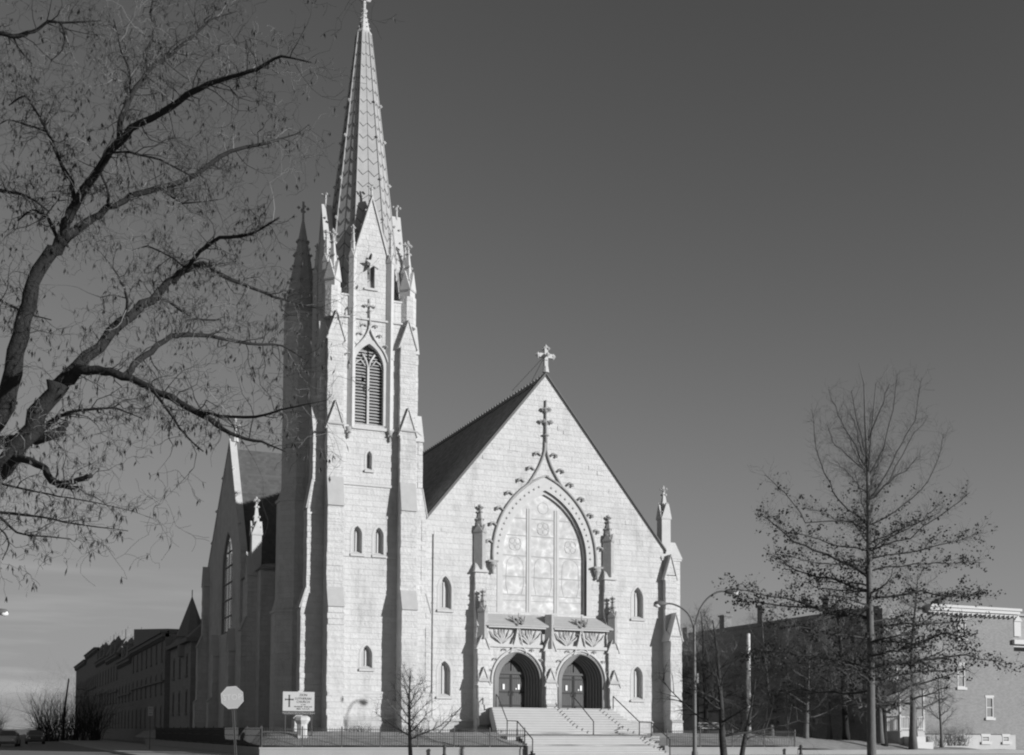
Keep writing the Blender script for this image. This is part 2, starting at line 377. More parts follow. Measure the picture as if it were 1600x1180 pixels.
def window(parent, M, cx, hw, z0, zs, za, rec=.34, glass=None, bars=1, sill=True, fr=.09, name='window'):
    b = MB().frame(M); g = glass or GLASS_L
    b.slab(arch(cx, hw+.01, z0, zs, za+.01), [arch(cx, hw-fr, z0+fr, zs, za-fr*1.5)], -rec-.05, -rec+.05)
    o = b.build(name, FRAMEM, parent)
    p = MB().frame(M); p.slab(arch(cx, hw+.02, z0, zs, za+.02), [], -rec-.10, -rec-.03); p.build('pane', g, o)
    if bars:
        q = MB().frame(M)
        for i in range(bars): x = cx-hw+2*hw*(i+1)/(bars+1); q.box(x-.035, x+.035, -rec-.02, -rec+.04, z0+.05, zs+(za-zs)*.55)
        q.build('mullion', FRAMEM, o)
    if sill:
        q = MB().frame(M); e = .16
        q.hexa([(cx-hw-e, -rec+.06, z0-.2), (cx+hw+e, -rec+.06, z0-.2), (cx+hw+e, .14, z0-.2), (cx-hw-e, .14, z0-.2)],
               [(cx-hw-e, -rec+.06, z0+.14), (cx+hw+e, -rec+.06, z0+.14), (cx+hw+e, .14, z0-.09), (cx-hw-e, .14, z0-.09)])
        q.build('sill', SMOOTH, o)
    q = MB().frame(M)   # smooth dressed surround, 2 cm proud of the rough stone
    q.ring(arch(cx, hw+.15, z0+.02, zs, za+.2), arch(cx, hw+.004, z0+.02, zs, za+.006), -.3, .02); q.build('surround', SMOOTH, o)
    return o

def crockets(M, parent, m, pts, size, proud=.05):
    for (x, z, s) in pts:
        b = MB().frame(M); b.tube([(x, proud, z), (x+s*size*.7, proud+.06, z+size*.55), (x+s*size*1.35, proud+.1, z+size*.35), (x+s*size*1.3, proud+.1, z-size*.1)], [size*.22, size*.24, size*.2, size*.16], 5); b.blob((x+s*size*1.25, proud+.1, z), size*.3, 5, 1, rng); b.build('crocket', m, parent)

# ---- nave front wall
GS = 1.235; AP = 26.2
LW = [(-7.25, .43, 9.65, 11.0, 11.85), (7.27, .43, 9.65, 11.0, 11.85), (-7.27, .42, 3.9, 5.5, 6.2), (7.24, .42, 3.9, 5.5, 6.2)]
outer = [(-9.3, 1.2), (9.35, 1.2), (9.35, AP-GS*9.35), (0, AP), (-9.3, AP-GS*9.3)]
holes = [arch(*w) for w in LW]+[arch(0, 3.2, 9.62, 13.5, 18.2, 16), arch(-2.37, 1.6, 2.9, 5.2, 7.3), arch(2.37, 1.6, 2.9, 5.2, 7.3)]
b = MB().frame(FR); b.slab(outer, holes, -.5, 0); b.build('facade_wall', STONE, church)
b = MB().frame(FR); b.box(-8.6, -4.9, 0, .12, 1.2, 2.22); b.hexa([(-8.6, 0, 2.22), (-4.9, 0, 2.22), (-4.9, .16, 2.22), (-8.6, .16, 2.22)], [(-8.6, 0, 2.38), (-4.9, 0, 2.38), (-4.9, .05, 2.36), (-8.6, .05, 2.36)])
b.build('plinth', PLINTH, church); b = MB().frame(FR); b.box(5.3, 9.3, 0, .12, 1.2, 2.22); b.hexa([(5.3, 0, 2.22), (9.3, 0, 2.22), (9.3, .16, 2.22), (5.3, .16, 2.22)], [(5.3, 0, 2.38), (9.3, 0, 2.38), (9.3, .05, 2.36), (5.3, .05, 2.36)])
b.build('plinth', PLINTH, church)
for w in LW: window(church, FR, *w, glass=GLASS_L)
# thin string course of the porch level and gable bands
for i in range(26):
    z = rng.uniform(14, 23.5); hw = (AP-z)/GS-.8; x = rng.choice((-1, 1))*rng.uniform(min(3.9, hw*.6), hw)
    if z < 19.6 and abs(x) < 4.5: continue
    L = rng.uniform(.25, .6); b = MB().frame(FR); b.box(x-L, x+L, 0, .012+rng.random()*.02, z, z+.3); b.build('projecting_block', STONE, church)
# gable coping
b = MB().frame(FR)
for s in (-1, 1):
    x1 = 9.55*s; z1 = AP-GS*9.55
    nrm = Vector((s*GS, 0, 1)).normalized()
    b = MB().frame(FR)
    for (o0, o1, ya, yb) in ((.0, .08, -.55, .06), (.08, .17, -.6, .13)):
        a = [Vector((0, ya, AP)), Vector((x1, ya, z1)), Vector((x1, yb, z1)), Vector((0, yb, AP))]
        up0 = o0*sqrt(1+GS*GS); up1 = o1*sqrt(1+GS*GS)
        b.hexa([p+Vector((0, 0, up0+.003)) for p in a], [p+Vector((0, 0, up1)) for p in a])
    b.build('gable_coping', mat('dark lead coping', .13, .8, noise=.1, nscale=3), church)
# apex cross with its iron stays
b = MB(); cx, cy, z = 0, -.02, 26.55
b.ngon(cx, cy, z-.1, z+.35, .24, .17, 8); b.box(cx-.13, cx+.13, cy-.12, cy+.12, z+.3, z+1.6)
for s in (-1, 1):
    b.box(min(cx+.11*s, cx+.5*s), max(cx+.11*s, cx+.5*s), cy-.11, cy+.11, z+.93, z+1.22); b.blob((cx+.58*s, cy, z+1.08), .23, 6, 1, rng)
    b.blob((cx, cy+.34*s, z+1.08), .2, 6, 1, rng)
    for u in (-1, 1): b.blob((cx+.16*s, cy+.16*u, z+1.58), .12, 5, 1)
b.blob((cx, cy, z+1.72), .17, 6, 1.1, rng); b.blob((cx, cy, z+.75), .2, 8, .5)
cr_ = b.build('gable_cross', SMOOTH, church)
b = MB(); b.tube([(0, .1, 27.7), (-.3, 5.2, 26.5)], .018, 4); b.tube([(0, .1, 27.7), (.3, 3.4, 26.5)], .018, 4); b.build('stay_rod', IRON, cr_)

# ---- big window
W0, WS, WA = 9.62, 13.5, 18.2
b = MB().frame(FR); b.slab(arch(0, 3.22, W0, WS, WA+.02, 16), [arch(0, 3.06, W0+.1, WS, WA-.26, 16)], -.32, -.16); bw = b.build('great_window', SMOOTH, church)
b = MB().frame(FR); b.slab(arch(0, 3.19, W0, WS, WA, 16), [], -.42, -.34); b.build('stained_glass', STAIN, bw)
for x in (-1.07, 1.03):
    zt = 16.9; b = MB().frame(FR)
    b.box(x-.17, x+.17, -.34, -.29, W0, zt); b.use(1); b.box(x-.03, x+.02, -.29, -.27, W0, zt); b.use(0)
    b.build('mullion', [SMOOTH, LOUV], bw)
for z in (10.9, 12.15, 13.6, 15.0, 16.2):
    hw = 3.05 if z < WS else 3.05-.20*(z-WS)**1.45
    for x0, x1 in ((-hw, -1.23), (-.91, .87), (1.19, hw)):
        b = MB().frame(FR); b.box(x0, x1, -.34, -.31, z-.03, z+.03); b.build('saddle_bar', LOUV, bw)
# painted tracery of the glass: lead shapes read as thin lines
b = MB().frame(FR)
def ring(cx, cz, r, th=.014, n=18, a0=0, a1=2*pi): b.tube([(cx+r*cos(a0+(a1-a0)*i/n), -.335, cz+r*sin(a0+(a1-a0)*i/n)) for i in range(n+1)], th, 4, False)
for cx in (-2.1, 0, 2.1):
    b = MB().frame(FR)
    ring(cx, 12.9, .62, a0=0, a1=pi); ring(cx, 15.55 if cx == 0 else 14.4, .45)
    for k in range(4): ring(cx+.3*cos(pi/4+k*pi/2), (15.55 if cx == 0 else 14.4)+.3*sin(pi/4+k*pi/2), .2, .014, 10)
    for s in (-1, 1): b.tube([(cx+s*.62, -.335, 12.9), (cx+s*.66, -.335, 11.6), (cx+s*.5, -.335, 10.95)], .018, 4, False)
    b.tube([(cx-.85, -.335, 10.5), (cx+.85, -.335, 10.52)], .018, 4, False)
    if cx == 0: ring(0, 17.0, .4, .018)
    b.build('leading', mat('dull lead came', .4, .8), bw)
b = MB().frame(FR)   # dressed voussoir band with rosettes
b.ring(arch(0, 3.82, 12.9, WS, 19.05, 18), arch(0, 3.2, 12.9, WS, WA, 16), -.16, .03)
b.slab(rect(-3.55, -3.2, W0, 12.9), [], -.16, .03); b.slab(rect(3.2, 3.55, W0, 12.9), [], -.16, .03)
R_ = (3.5**2+5.1**2)/(2*3.5)
for i in range(15):
    a = atan2(5.1, R_-3.5)*(i+.3)/15.5; 
    for s in (-1, 1): b.blob((s*(3.5-R_+R_*cos(a)), .04, WS+R_*sin(a)), .10, 6, 1)
b.build('arch_band', SMOOTH, bw)
b = MB().frame(FR)
oa = arch(0, 3.9, 13.05, WS, 19.2, 20); pl = oa[:22]; 
for s in (-1, 1):
    pts = [(s*-p[0], .07, p[1]) for p in oa[:20]]+[(s*.42, .07, 19.35)]
    pts = [(s*-p[0], .07, p[1]) for p in oa[:18]]
    x0, z0_ = -oa[17][0], oa[17][1]
    og = [(x0*(1-q)**1.9, z0_+(21.6-z0_)*q**.95) for q in [i/9 for i in range(1, 10)]]
    b.tube(pts+[(s*max(x, .05), .07, z) for x, z in og], .095, 7)
    b.tube([(s*-p[0], .07, p[1]) for p in oa[17:22]], .08, 6)
b.build('hood_moulding', OLDST, bw)
for s in (-1, 1):
    crockets(FR, bw, OLDST, [(s*3.9, 14.3, s), (s*3.62, 15.5, s), (s*3.15, 16.6, s), (s*2.45, 17.7, s), (s*1.6, 18.65, s), (s*.85, 19.55, s), (s*.35, 20.6, s)], .36)
for s in (-1, 1):
    b = MB().frame(FR)
    b.box(min(s*3.62, s*4.3), max(s*3.62, s*4.3), 0, .42, 12.95, 13.08)
    b.lathe(s*3.93, .18, [(.02, 12.15), (.12, 12.25), (.08, 12.4), (.2, 12.6), (.3, 12.95)], 8); 
    for k in range(7): b.blob((s*3.93+.19*cos(k*.9), .18+.19*sin(k*.9), 12.7+.03*k), .1, 5, 1.2, rng)
    b.build('corbel', OLDST, bw)
b = MB().frame(FR)
b.tube([(0, .09, 21.5), (0, .09, 24.5)], [.11, .06], 6); b.lathe(0, .09, [(.1, 21.95), (.26, 22.0), (.26, 22.06), (.1, 22.12)], 8)
for z, r in ((22.9, .42), (23.75, .26)):
    b.blob((0, .12, z), .2, 6, 1.6)
    for k in range(6): b.blob((r*cos(k*pi/3), .09+.4*r*sin(k*pi/3)+.08, z+.07), .14, 5, 1.2, rng)
b.build('finial', OLDST, bw)

# ---- flanking buttresses of the great window, each with its diagonal pinnacle
for s in (-1, 1):
    buttress(church, (4.85*s, 0), (1, 0, 0), (0, -1, 0), .78, [(.85, 1.5), (.85, 2.3), (.68, 2.4), (.68, 8.6), (.34, 9.8), (.34, 12.3)], [])
    b = MB().frame(F((4.85*s, 0, 0), (1, 0, 0), (0, -1, 0)))
    b.hexa([(-.47, 0, 12.3), (.47, 0, 12.3), (.47, .46, 12.3), (-.47, .46, 12.3)], [(-.3, 0, 13.2), (.3, 0, 13.2), (.05, .1, 13.2), (-.05, .1, 13.2)])
    b.box(-.5, .5, 0, .5, 12.2, 12.31); b.build('buttress_cap', SMOOTH, church)
    pinnacle(church, 4.85*s, -.1, 12.4, 14.95, 16.75, .62, True, OLDST)
# ---- right corner
buttress(church, (9.72, 0), (1, 0, 0), (0, -1, 0), .86, [(1.3, 1.5), (1.3, 2.3), (1.15, 2.4), (1.15, 8.35), (.46, 8.75), (.46, 12.75)], [(8.3, 9.95, 1.15), (12.7, 14.2, .46)])
b = MB(); b.box(9.3, 10.75, .0, 1.6, 1.2, 13.9); b.box(9.2, 10.85, -.08, 1.68, 13.9, 14.05)
b.build('corner_pier', STONE, church)
b = MB(); b.hexa([(9.15, -.12, 14.05), (10.9, -.12, 14.05), (10.9, 1.72, 14.05), (9.15, 1.72, 14.05)], [(9.35, .6, 15.35), (10.7, .6, 15.35), (10.7, 1.0, 15.35), (9.35, 1.0, 15.35)]); b.build('corner_cap', SMOOTH, church)
buttress(church, (10.75, 1.1), (0, 1, 0), (1, 0, 0), .9, [(.5, 1.5), (.5, 2.3), (.3, 2.4), (.3, 9.0), (.1, 9.6), (.1, 12.8)], [])
pinnacle(church, 9.72, .55, 14.6, 17.0, 19.35, .72, False, SMOOTH, gab=1.0)

# ---- nave
b = MB(); NE = 46
for s in (-1, 1):
    lo = [(0, .45, AP-.1), (9.6*s, .45, AP-.1-GS*9.6), (9.6*s, NE, AP-.1-GS*9.6), (0, NE, AP-.1)]
    b.hexa([(p[0], p[1], p[2]-.15) for p in lo], lo)
rf = b.build('nave_roof', SLATE, church)
b = MB(); b.box(-.09, .09, .5, NE, AP-.12, AP+.08)
y = .8
while y < NE-1: b.hexa([(-.05, y, AP+.08), (.05, y, AP+.08), (.05, y+.34, AP+.08), (-.05, y+.34, AP+.08)], [(-.05, y+.12, AP+.26), (.05, y+.12, AP+.26), (.05, y+.22, AP+.26), (-.05, y+.22, AP+.26)]); y += .52
b.build('ridge_cresting', DARKR, rf)
b = MB(); b.box(-9.2, -8.7, .5, NE, 1.2, 14.5); b.box(8.9, 9.4, .5, NE, 1.2, 14.4); b.box(-8.7, 8.9, NE-.5, NE, 1.2, 14.3)
b.slab([(-9.0, 14.2), (9.0, 14.2), (0, AP-.5)], [], NE-.5, NE-.05); b.build('nave_wall', STONE, church)

# ---- porch
PY = .7    # outward of the wall
b = MB().frame(FR)
ph_ = [arch(-2.3, 1.78, 2.9, 5.0, 6.95, 12), arch(2.42, 1.78, 2.9, 5.0, 6.95, 12)]
b.slab([(-4.75, 2.9), (-4.75, 7.3), (4.75, 7.3), (4.75, 2.9)], ph_, PY-.4, PY); 
b.box(-4.75, -4.2, 0, PY-.4, 2.9, 7.3); b.box(4.2, 4.75, 0, PY-.4, 2.9, 7.3); b.box(-.5, .5, -.9, PY-.4, 2.9, 7.3)
pw = b.build('porch_wall', STONE, church)
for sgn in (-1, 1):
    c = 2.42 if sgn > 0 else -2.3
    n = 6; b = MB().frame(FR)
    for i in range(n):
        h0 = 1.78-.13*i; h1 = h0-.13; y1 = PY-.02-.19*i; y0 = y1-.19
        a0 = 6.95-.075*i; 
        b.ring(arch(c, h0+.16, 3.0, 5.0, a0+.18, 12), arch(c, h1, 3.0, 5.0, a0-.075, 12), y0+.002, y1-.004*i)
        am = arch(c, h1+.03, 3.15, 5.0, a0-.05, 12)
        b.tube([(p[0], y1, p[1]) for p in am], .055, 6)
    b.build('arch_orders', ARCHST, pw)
    b = MB().frame(FR)
    am = arch(c, 1.9, 4.75, 5.0, 7.12, 12); b.tube([(p[0], PY+.04, p[1]) for p in am], .075, 6)
    # ogee rising over the frieze
    for s in (-1, 1): b.tube([(c+s*.62, PY+.05, 6.85), (c+s*.34, PY+.08, 7.3), (c+s*.2, PY+.1, 7.8), (c+s*.05, PY+.12, 8.5)], [.07, .06, .055, .05], 6)
    b.build('hood_moulding', SMOOTH, pw)
    for s in (-1, 1): crockets(FR, pw, OLDST, [(c+s*1.82, 5.6, s), (c+s*1.5, 6.35, s), (c+s*.85, 7.0, s)], .2, PY+.03)
    b = MB().frame(FR); b.tube([(c, PY+.12, 8.4), (c, PY+.12, 9.55)], [.07, .04], 5)
    for z, r in ((8.75, .34), (9.1, .26)):
        for k in range(6): b.blob((c+r*cos(k*pi/3), PY+.12+r*sin(k*pi/3)*.8, z+.08*(k % 2)), .13, 5, 1, rng)
    for s in (-1, 1): b.tube([(c+.1*s, PY+.12, 8.8), (c+.4*s, PY+.2, 9.0), (c+.45*s, PY+.2, 9.3)], .07, 5)
    b.build('finial', OLDST, pw)
    # doors
    DY = -.44
    b = MB().frame(FR); b.slab(arch(c, 1.3, 3.0, 5.3, 6.7, 10), [], DY-.12, DY-.06); b.build('door_backing', WOODD, pw)
    for s in (-1, 1):
        x0, x1 = (c-.98, c-.015) if s < 0 else (c+.015, c+.98)
        b = MB().frame(FR); b.box(x0, x1, DY-.05, DY, 3.12, 5.45)
        for i in range(1, 7):
            x = x0+(x1-x0)*i/7; b.box(x-.012, x+.012, DY, DY+.014, 3.2, 5.4)
        d = b.build('door', WOOD, church)
        b = MB().frame(FR)
        for z in (3.3, 4.2, 5.15): b.box(x0+.03, x1-.03, DY+.015, DY+.04, z, z+.09)
        b.box(x0 if s > 0 else x1-.05, x0+.05 if s > 0 else x1, DY+.005, DY+.05, 3.15, 5.4); b.build('strap_hinge', WOODD, d)
        b = MB().frame(FR); xm = (x0+x1)/2+s*.06; b.box(xm-.07, xm+.07, DY+.045, DY+.055, 4.42, 4.78)
        if s > 0: b.box(xm-.24, xm-.15, DY+.045, DY+.055, 4.42, 4.52)
        b.build('notice', PAPER, d)
        b = MB().frame(FR); xh = x1-.1 if s < 0 else x0+.1; b.tube([(xh, DY+.06, 4.0), (xh, DY+.12, 4.05), (xh, DY+.12, 4.3), (xh, DY+.06, 4.35)], .02, 5); b.build('handle', WOODD, d)
    b = MB().frame(FR); b.slab(arch(c, 1.0, 5.62, 5.66, 6.5, 10), [], DY-.05, DY)
    for i in range(-4, 5): b.box(c+i*.2-.012, c+i*.2+.012, DY, DY+.012, 5.66, 6.42-.14*abs(i)*abs(i)*.25)
    t_ = b.build('tympanum', WOOD, church)
    b = MB().frame(FR); b.tube([(c-.8, DY+.03, 5.72), (c-.55, DY+.03, 6.05), (c, DY+.03, 6.3), (c+.55, DY+.03, 6.05), (c+.8, DY+.03, 5.72)], .03, 5); b.tube([(c, DY+.03, 5.7), (c, DY+.03, 6.4)], .03, 5); b.build('iron_scroll', WOODD, t_)
    b = MB().frame(FR); b.box(c-1.2, c+1.2, DY-.05, DY+.12, 5.46, 5.61); b.build('transom', WOOD, church)
# frieze
b = MB().frame(FR)
for sgn in (-1, 1):
    x0, x1 = (.42, 4.4) if sgn > 0 else (-4.4, -.42)
    b.box(x0, x1, PY-.4, PY-.16, 7.3, 8.55)
    b.box(x0, x1, PY-.16, PY+.14, 7.2, 7.34); b.box(x0, x1, PY-.17, PY+.10, 7.34, 7.42)
    b.box(x0-.1, x1+.1, PY-.45, PY+.24, 8.5, 8.72)
    c = (x0+x1)/2
    for k, (a, e) in enumerate(((x0, c), (c, x1))):
        m_ = (a+e)/2; w2 = (e-a)/2
        for dx, dz in ((-1, .9), (-.62, 1.05), (-.25, 1.1), (0, 1.1), (.25, 1.1), (.62, 1.05), (1, .9)):
            xx = m_+dx*w2*.9
            b.tube([(m_, PY-.14, 7.42), (m_+(xx-m_)*.35, PY-.04, 7.42+dz*.3), (m_+(xx-m_)*.72, PY-.02, 7.42+dz*.55), (xx, PY-.1, 7.4+dz)], [.03, .07, .06, .02], 5)
        for dx in (-.5, -.15, .15, .5):
            b.tube([(m_, PY-.12, 7.5), (m_+dx*w2*.8, PY+.0, 7.5+.45), (m_+dx*w2*1.3, PY-.06, 7.5+.62)], [.03, .06, .015], 5)
    b.slab([(c-.36, 7.42), (c+.36, 7.42), (c+.12, 8.0), (c, 8.45), (c-.12, 8.0)], [], PY-.16, PY+.03)
b.build('frieze', SMOOTH, pw)
b = MB().frame(FR)
lo = [(-4.9, 0, 9.5), (4.9, 0, 9.5), (4.9, PY+.3, 8.72), (-4.9, PY+.3, 8.72)]; b.hexa([(p[0], p[1], p[2]-.12) for p in lo], lo)
b.slab(rect(-4.7, 4.7, 8.5, 8.7), [], -.0, PY-.1)
b.build('porch_roof', LSLATE, pw)
# little gabled block in the middle of the porch roof
b = MB().frame(FR); b.ngon(0, PY+.1, 7.2, 9.5, .34, .34, 4, 0); b.box(-.1, .1, .2, PY, 9.1, 9.5); b.build('porch_stub', OLDST, pw)
for x in (-4.87, 0, 4.87):
    buttress(pw, (x, -PY+.02), (1, 0, 0), (0, -1, 0), .72, [(.5, 2.0), (.5, 3.3), (.38, 3.4), (.38, 4.9), (.22, 5.3), (.22, 7.3)] if x else [(.55, 2.9), (.55, 3.3), (.43, 3.4), (.43, 4.9), (.27, 5.3), (.27, 7.3)],
             [(4.8, 5.75, .38 if x else .43), (7.2, 8.15, .22 if x else .27)], z0=1.6 if x else 2.8)
    if x: pinnacle(pw, x, -PY-.02, 7.7, 9.55, 10.95, .5, True, OLDST)
# downpipe at the join of tower and nave
b = MB(); b.tube([(-8.15, -.035, 14.6), (-8.15, -.035, 1.6)], .03, 6)
for z in (4, 7, 10, 13): b.box(-8.2, -8.1, -.07, 0, z, z+.05)
b.build('downpipe', STEEL, church)

# ---- tower
AX, AY, HB = -12.85, 1.65, 2.65
def side(k):
    n = [(0, -1, 0), (1, 0, 0), (0, 1, 0), (-1, 0, 0)][k]; t = [(1, 0, 0), (0, 1, 0), (-1, 0, 0), (0, -1, 0)][k]
    return F((AX, AY, 0), t, n), n, t
T0, _, _ = side(0)
lanc = [(-.02, .17, 18.3, 19.15, 19.5), (-.75, .31, 12.85, 14.05, 14.6), (.68, .31, 12.85, 14.05, 14.6), (-.03, .36, 5.55, 6.35, 7.0)]
bel = (-.12, 1.0, 21.2, 24.9, 26.5)
tw = None
for k in range(4):
    M, n, t = side(k)
    ho = [arch(*bel[:2], *bel[2:], 12)] if k != 2 else []
    if k == 0: ho += [arch(*w) for w in lanc]
    b = MB().frame(M); b.slab(rect(-HB+(.5 if k % 2 else 0), HB-(.5 if k % 2 else 0), 1.2, 28.0), ho, HB-.5, HB)
    o = b.build('tower_wall', STONE, church)
    if k == 0: tw = o
for w in lanc: window(church, F((AX, AY-HB, 0), (1, 0, 0), (0, -1, 0)), *w, glass=GLASS_D if w[1] < .2 else GLASS_L, fr=.05 if w[1] < .2 else .08, bars=0 if w[1] < .2 else 1)
# bands round the tower
for z, e, h in ((3.9, .10, .16), (12.62, .06, .14), (17.2, .09, .16), (20.85, .12, .2), (28.0, .12, .12)):
    b = MB(); b.box(AX-HB-e, AX+HB+e, AY-HB-e, AY+HB+e, z, z+h); b.build('string_course', SMOOTH, church)
b = MB(); b.box(AX-HB-.14, AX+HB+.14, AY-HB-.14, AY+HB+.14, 1.2, 2.35); b.hexa([(AX-HB-.16, AY-HB-.16, 2.35), (AX+HB+.16, AY-HB-.16, 2.35), (AX+HB+.16, AY+HB+.16, 2.35), (AX-HB-.16, AY+HB+.16, 2.35)], [(AX-HB-.05, AY-HB-.05, 2.5), (AX+HB+.05, AY-HB-.05, 2.5), (AX+HB+.05, AY+HB+.05, 2.5), (AX-HB-.05, AY+HB+.05, 2.5)])
b.build('tower_plinth', PLINTH, church)
b = MB(); b.box(AX-HB-.06, AX+HB+.06, AY-HB-.06, AY+HB+.06, 2.5, 3.9); b.build('base_course', STONE, church)
for x in (-1.45, 1.3):
    b = MB().frame(T0)
    b.lathe(x, HB+.12, [(.03, 20.15), (.09, 20.3), (.06, 20.5), (.16, 20.7), (.2, 20.9)], 7)
    for q in range(5): b.blob((x+.12*cos(q*1.3), HB+.14+.1*sin(q*1.3), 20.55), .08, 5, 1, rng)
    b.build('corbel', OLDST, church)
# buttresses, front-facing and side-facing
PF = [(1.42, 1.5), (1.42, 2.35), (1.32, 2.5), (1.32, 3.9), (1.22, 4.0), (1.22, 9.3), (.85, 10.5), (.85, 15.7), (.55, 17.5), (.55, 20.9), (.4, 21.1), (.4, 26.7)]
GF = [(20.8, 22.35, .55), (26.6, 28.2, .4)]
PS = [(1.9, 1.5), (1.9, 2.35), (1.75, 2.5), (1.75, 3.9), (1.62, 4.0), (1.62, 9.3), (1.28, 10.5), (1.28, 15.6), (.98, 17.4), (.98, 20.8), (.6, 21.1), (.6, 26.6)]
GS_ = [(20.7, 22.2, .98), (26.5, 28.15, .6)]
for sx in (-1, 1):
    buttress(church, (AX+sx*2.4, AY-HB), (1, 0, 0), (0, -1, 0), 1.0, PF, GF)
    buttress(church, (AX+sx*2.4, AY+HB), (-1, 0, 0), (0, 1, 0), 1.0, PF, GF)
    buttress(church, (AX+sx*HB, AY-HB+.65), (0, sx*1.0, 0), (sx, 0, 0), .9, PS, GS_)
    if sx > 0: buttress(church, (AX+sx*HB, AY+HB-.65), (0, 1, 0), (1, 0, 0), .9, PS, GS_)
# belfry windows
def belfry(k):
    M, n, t = side(k); MM = F(M @ Vector((0, HB, 0)), t, n)
    cx, hw, z0, zs, za = bel
    b = MB().frame(MM); b.slab(arch(cx, hw+.26, z0, zs, za+.34, 12), [arch(cx, hw-.02, z0+.02, zs, za-.02, 12)], -.34, .05)
    o = b.build('belfry_window', SMOOTH, church)
    b = MB().frame(MM); z = z0+.05
    R = (hw*hw+(za-zs)**2)/(2*hw)
    while z < za-.35:
        w = hw if z < zs else max(.1, sqrt(max(0, R*R-(z-zs)**2))-(R-hw))
        for x0, x1 in ((cx-w, cx-.06), (cx+.06, cx+w)):
            if x1-x0 > .08: b.hexa([(x0, -.46, z+.16), (x1, -.46, z+.16), (x1, -.22, z), (x0, -.22, z)], [(x0, -.46, z+.20), (x1, -.46, z+.20), (x1, -.22, z+.05), (x0, -.22, z+.05)])
        z += .205
    b.build('louvre', LOUV, o)
    b = MB().frame(MM); b.slab(arch(cx, hw, z0, zs, za, 12), [], -.56, -.5); b.build('louvre_backing', BACKB, o)
    b = MB().frame(MM)
    b.box(cx-.07, cx+.07, -.24, -.1, z0, zs+.1)
    for s in (-1, 1):
        b.tube([(cx, -.16, zs), (cx+s*.14, -.16, zs+.5), (cx+s*.42, -.16, zs+.95)], .065, 5)
        b.tube([(cx+s*.98, -.16, zs), (cx+s*.8, -.16, zs+.35), (cx+s*.5, -.16, zs+.55), (cx+s*.2, -.16, zs+.15)], .05, 5)
    b.build('tracery', SMOOTH, o)
    b = MB().frame(MM)
    oa = arch(cx, hw+.3, zs-.2, zs, za+.35, 14)
    for s in (-1, 1):
        pts = [(cx-s*(p[0]-cx), .09, p[1]) for p in oa[:12]]; x0, zz = abs(oa[11][0]-cx), oa[11][1]
        b.tube(pts+[(cx+s*x0*(1-q)**1.8, .09, zz+(27.75-zz)*q) for q in (.25, .5, .75, 1)], .065, 6)
    b.tube([(cx, .1, 27.6), (cx, .1, 29.45)], [.07, .04], 5)
    b.blob((cx, .14, 28.6), .12, 6, .8)
    for kk in range(6): b.blob((cx+.34*cos(kk*pi/3), .12+.14*sin(kk*pi/3), 28.95), .11, 5, 1, rng)
    b.build('hood_moulding', SMOOTH, o)
    for s in (-1, 1): crockets(MM, o, OLDST, [(cx+s*1.2, 25.6, s), (cx+s*.88, 26.35, s), (cx+s*.5, 27.0, s), (cx+s*.2, 27.6, s)], .22)
for k in (0, 1, 3): belfry(k)

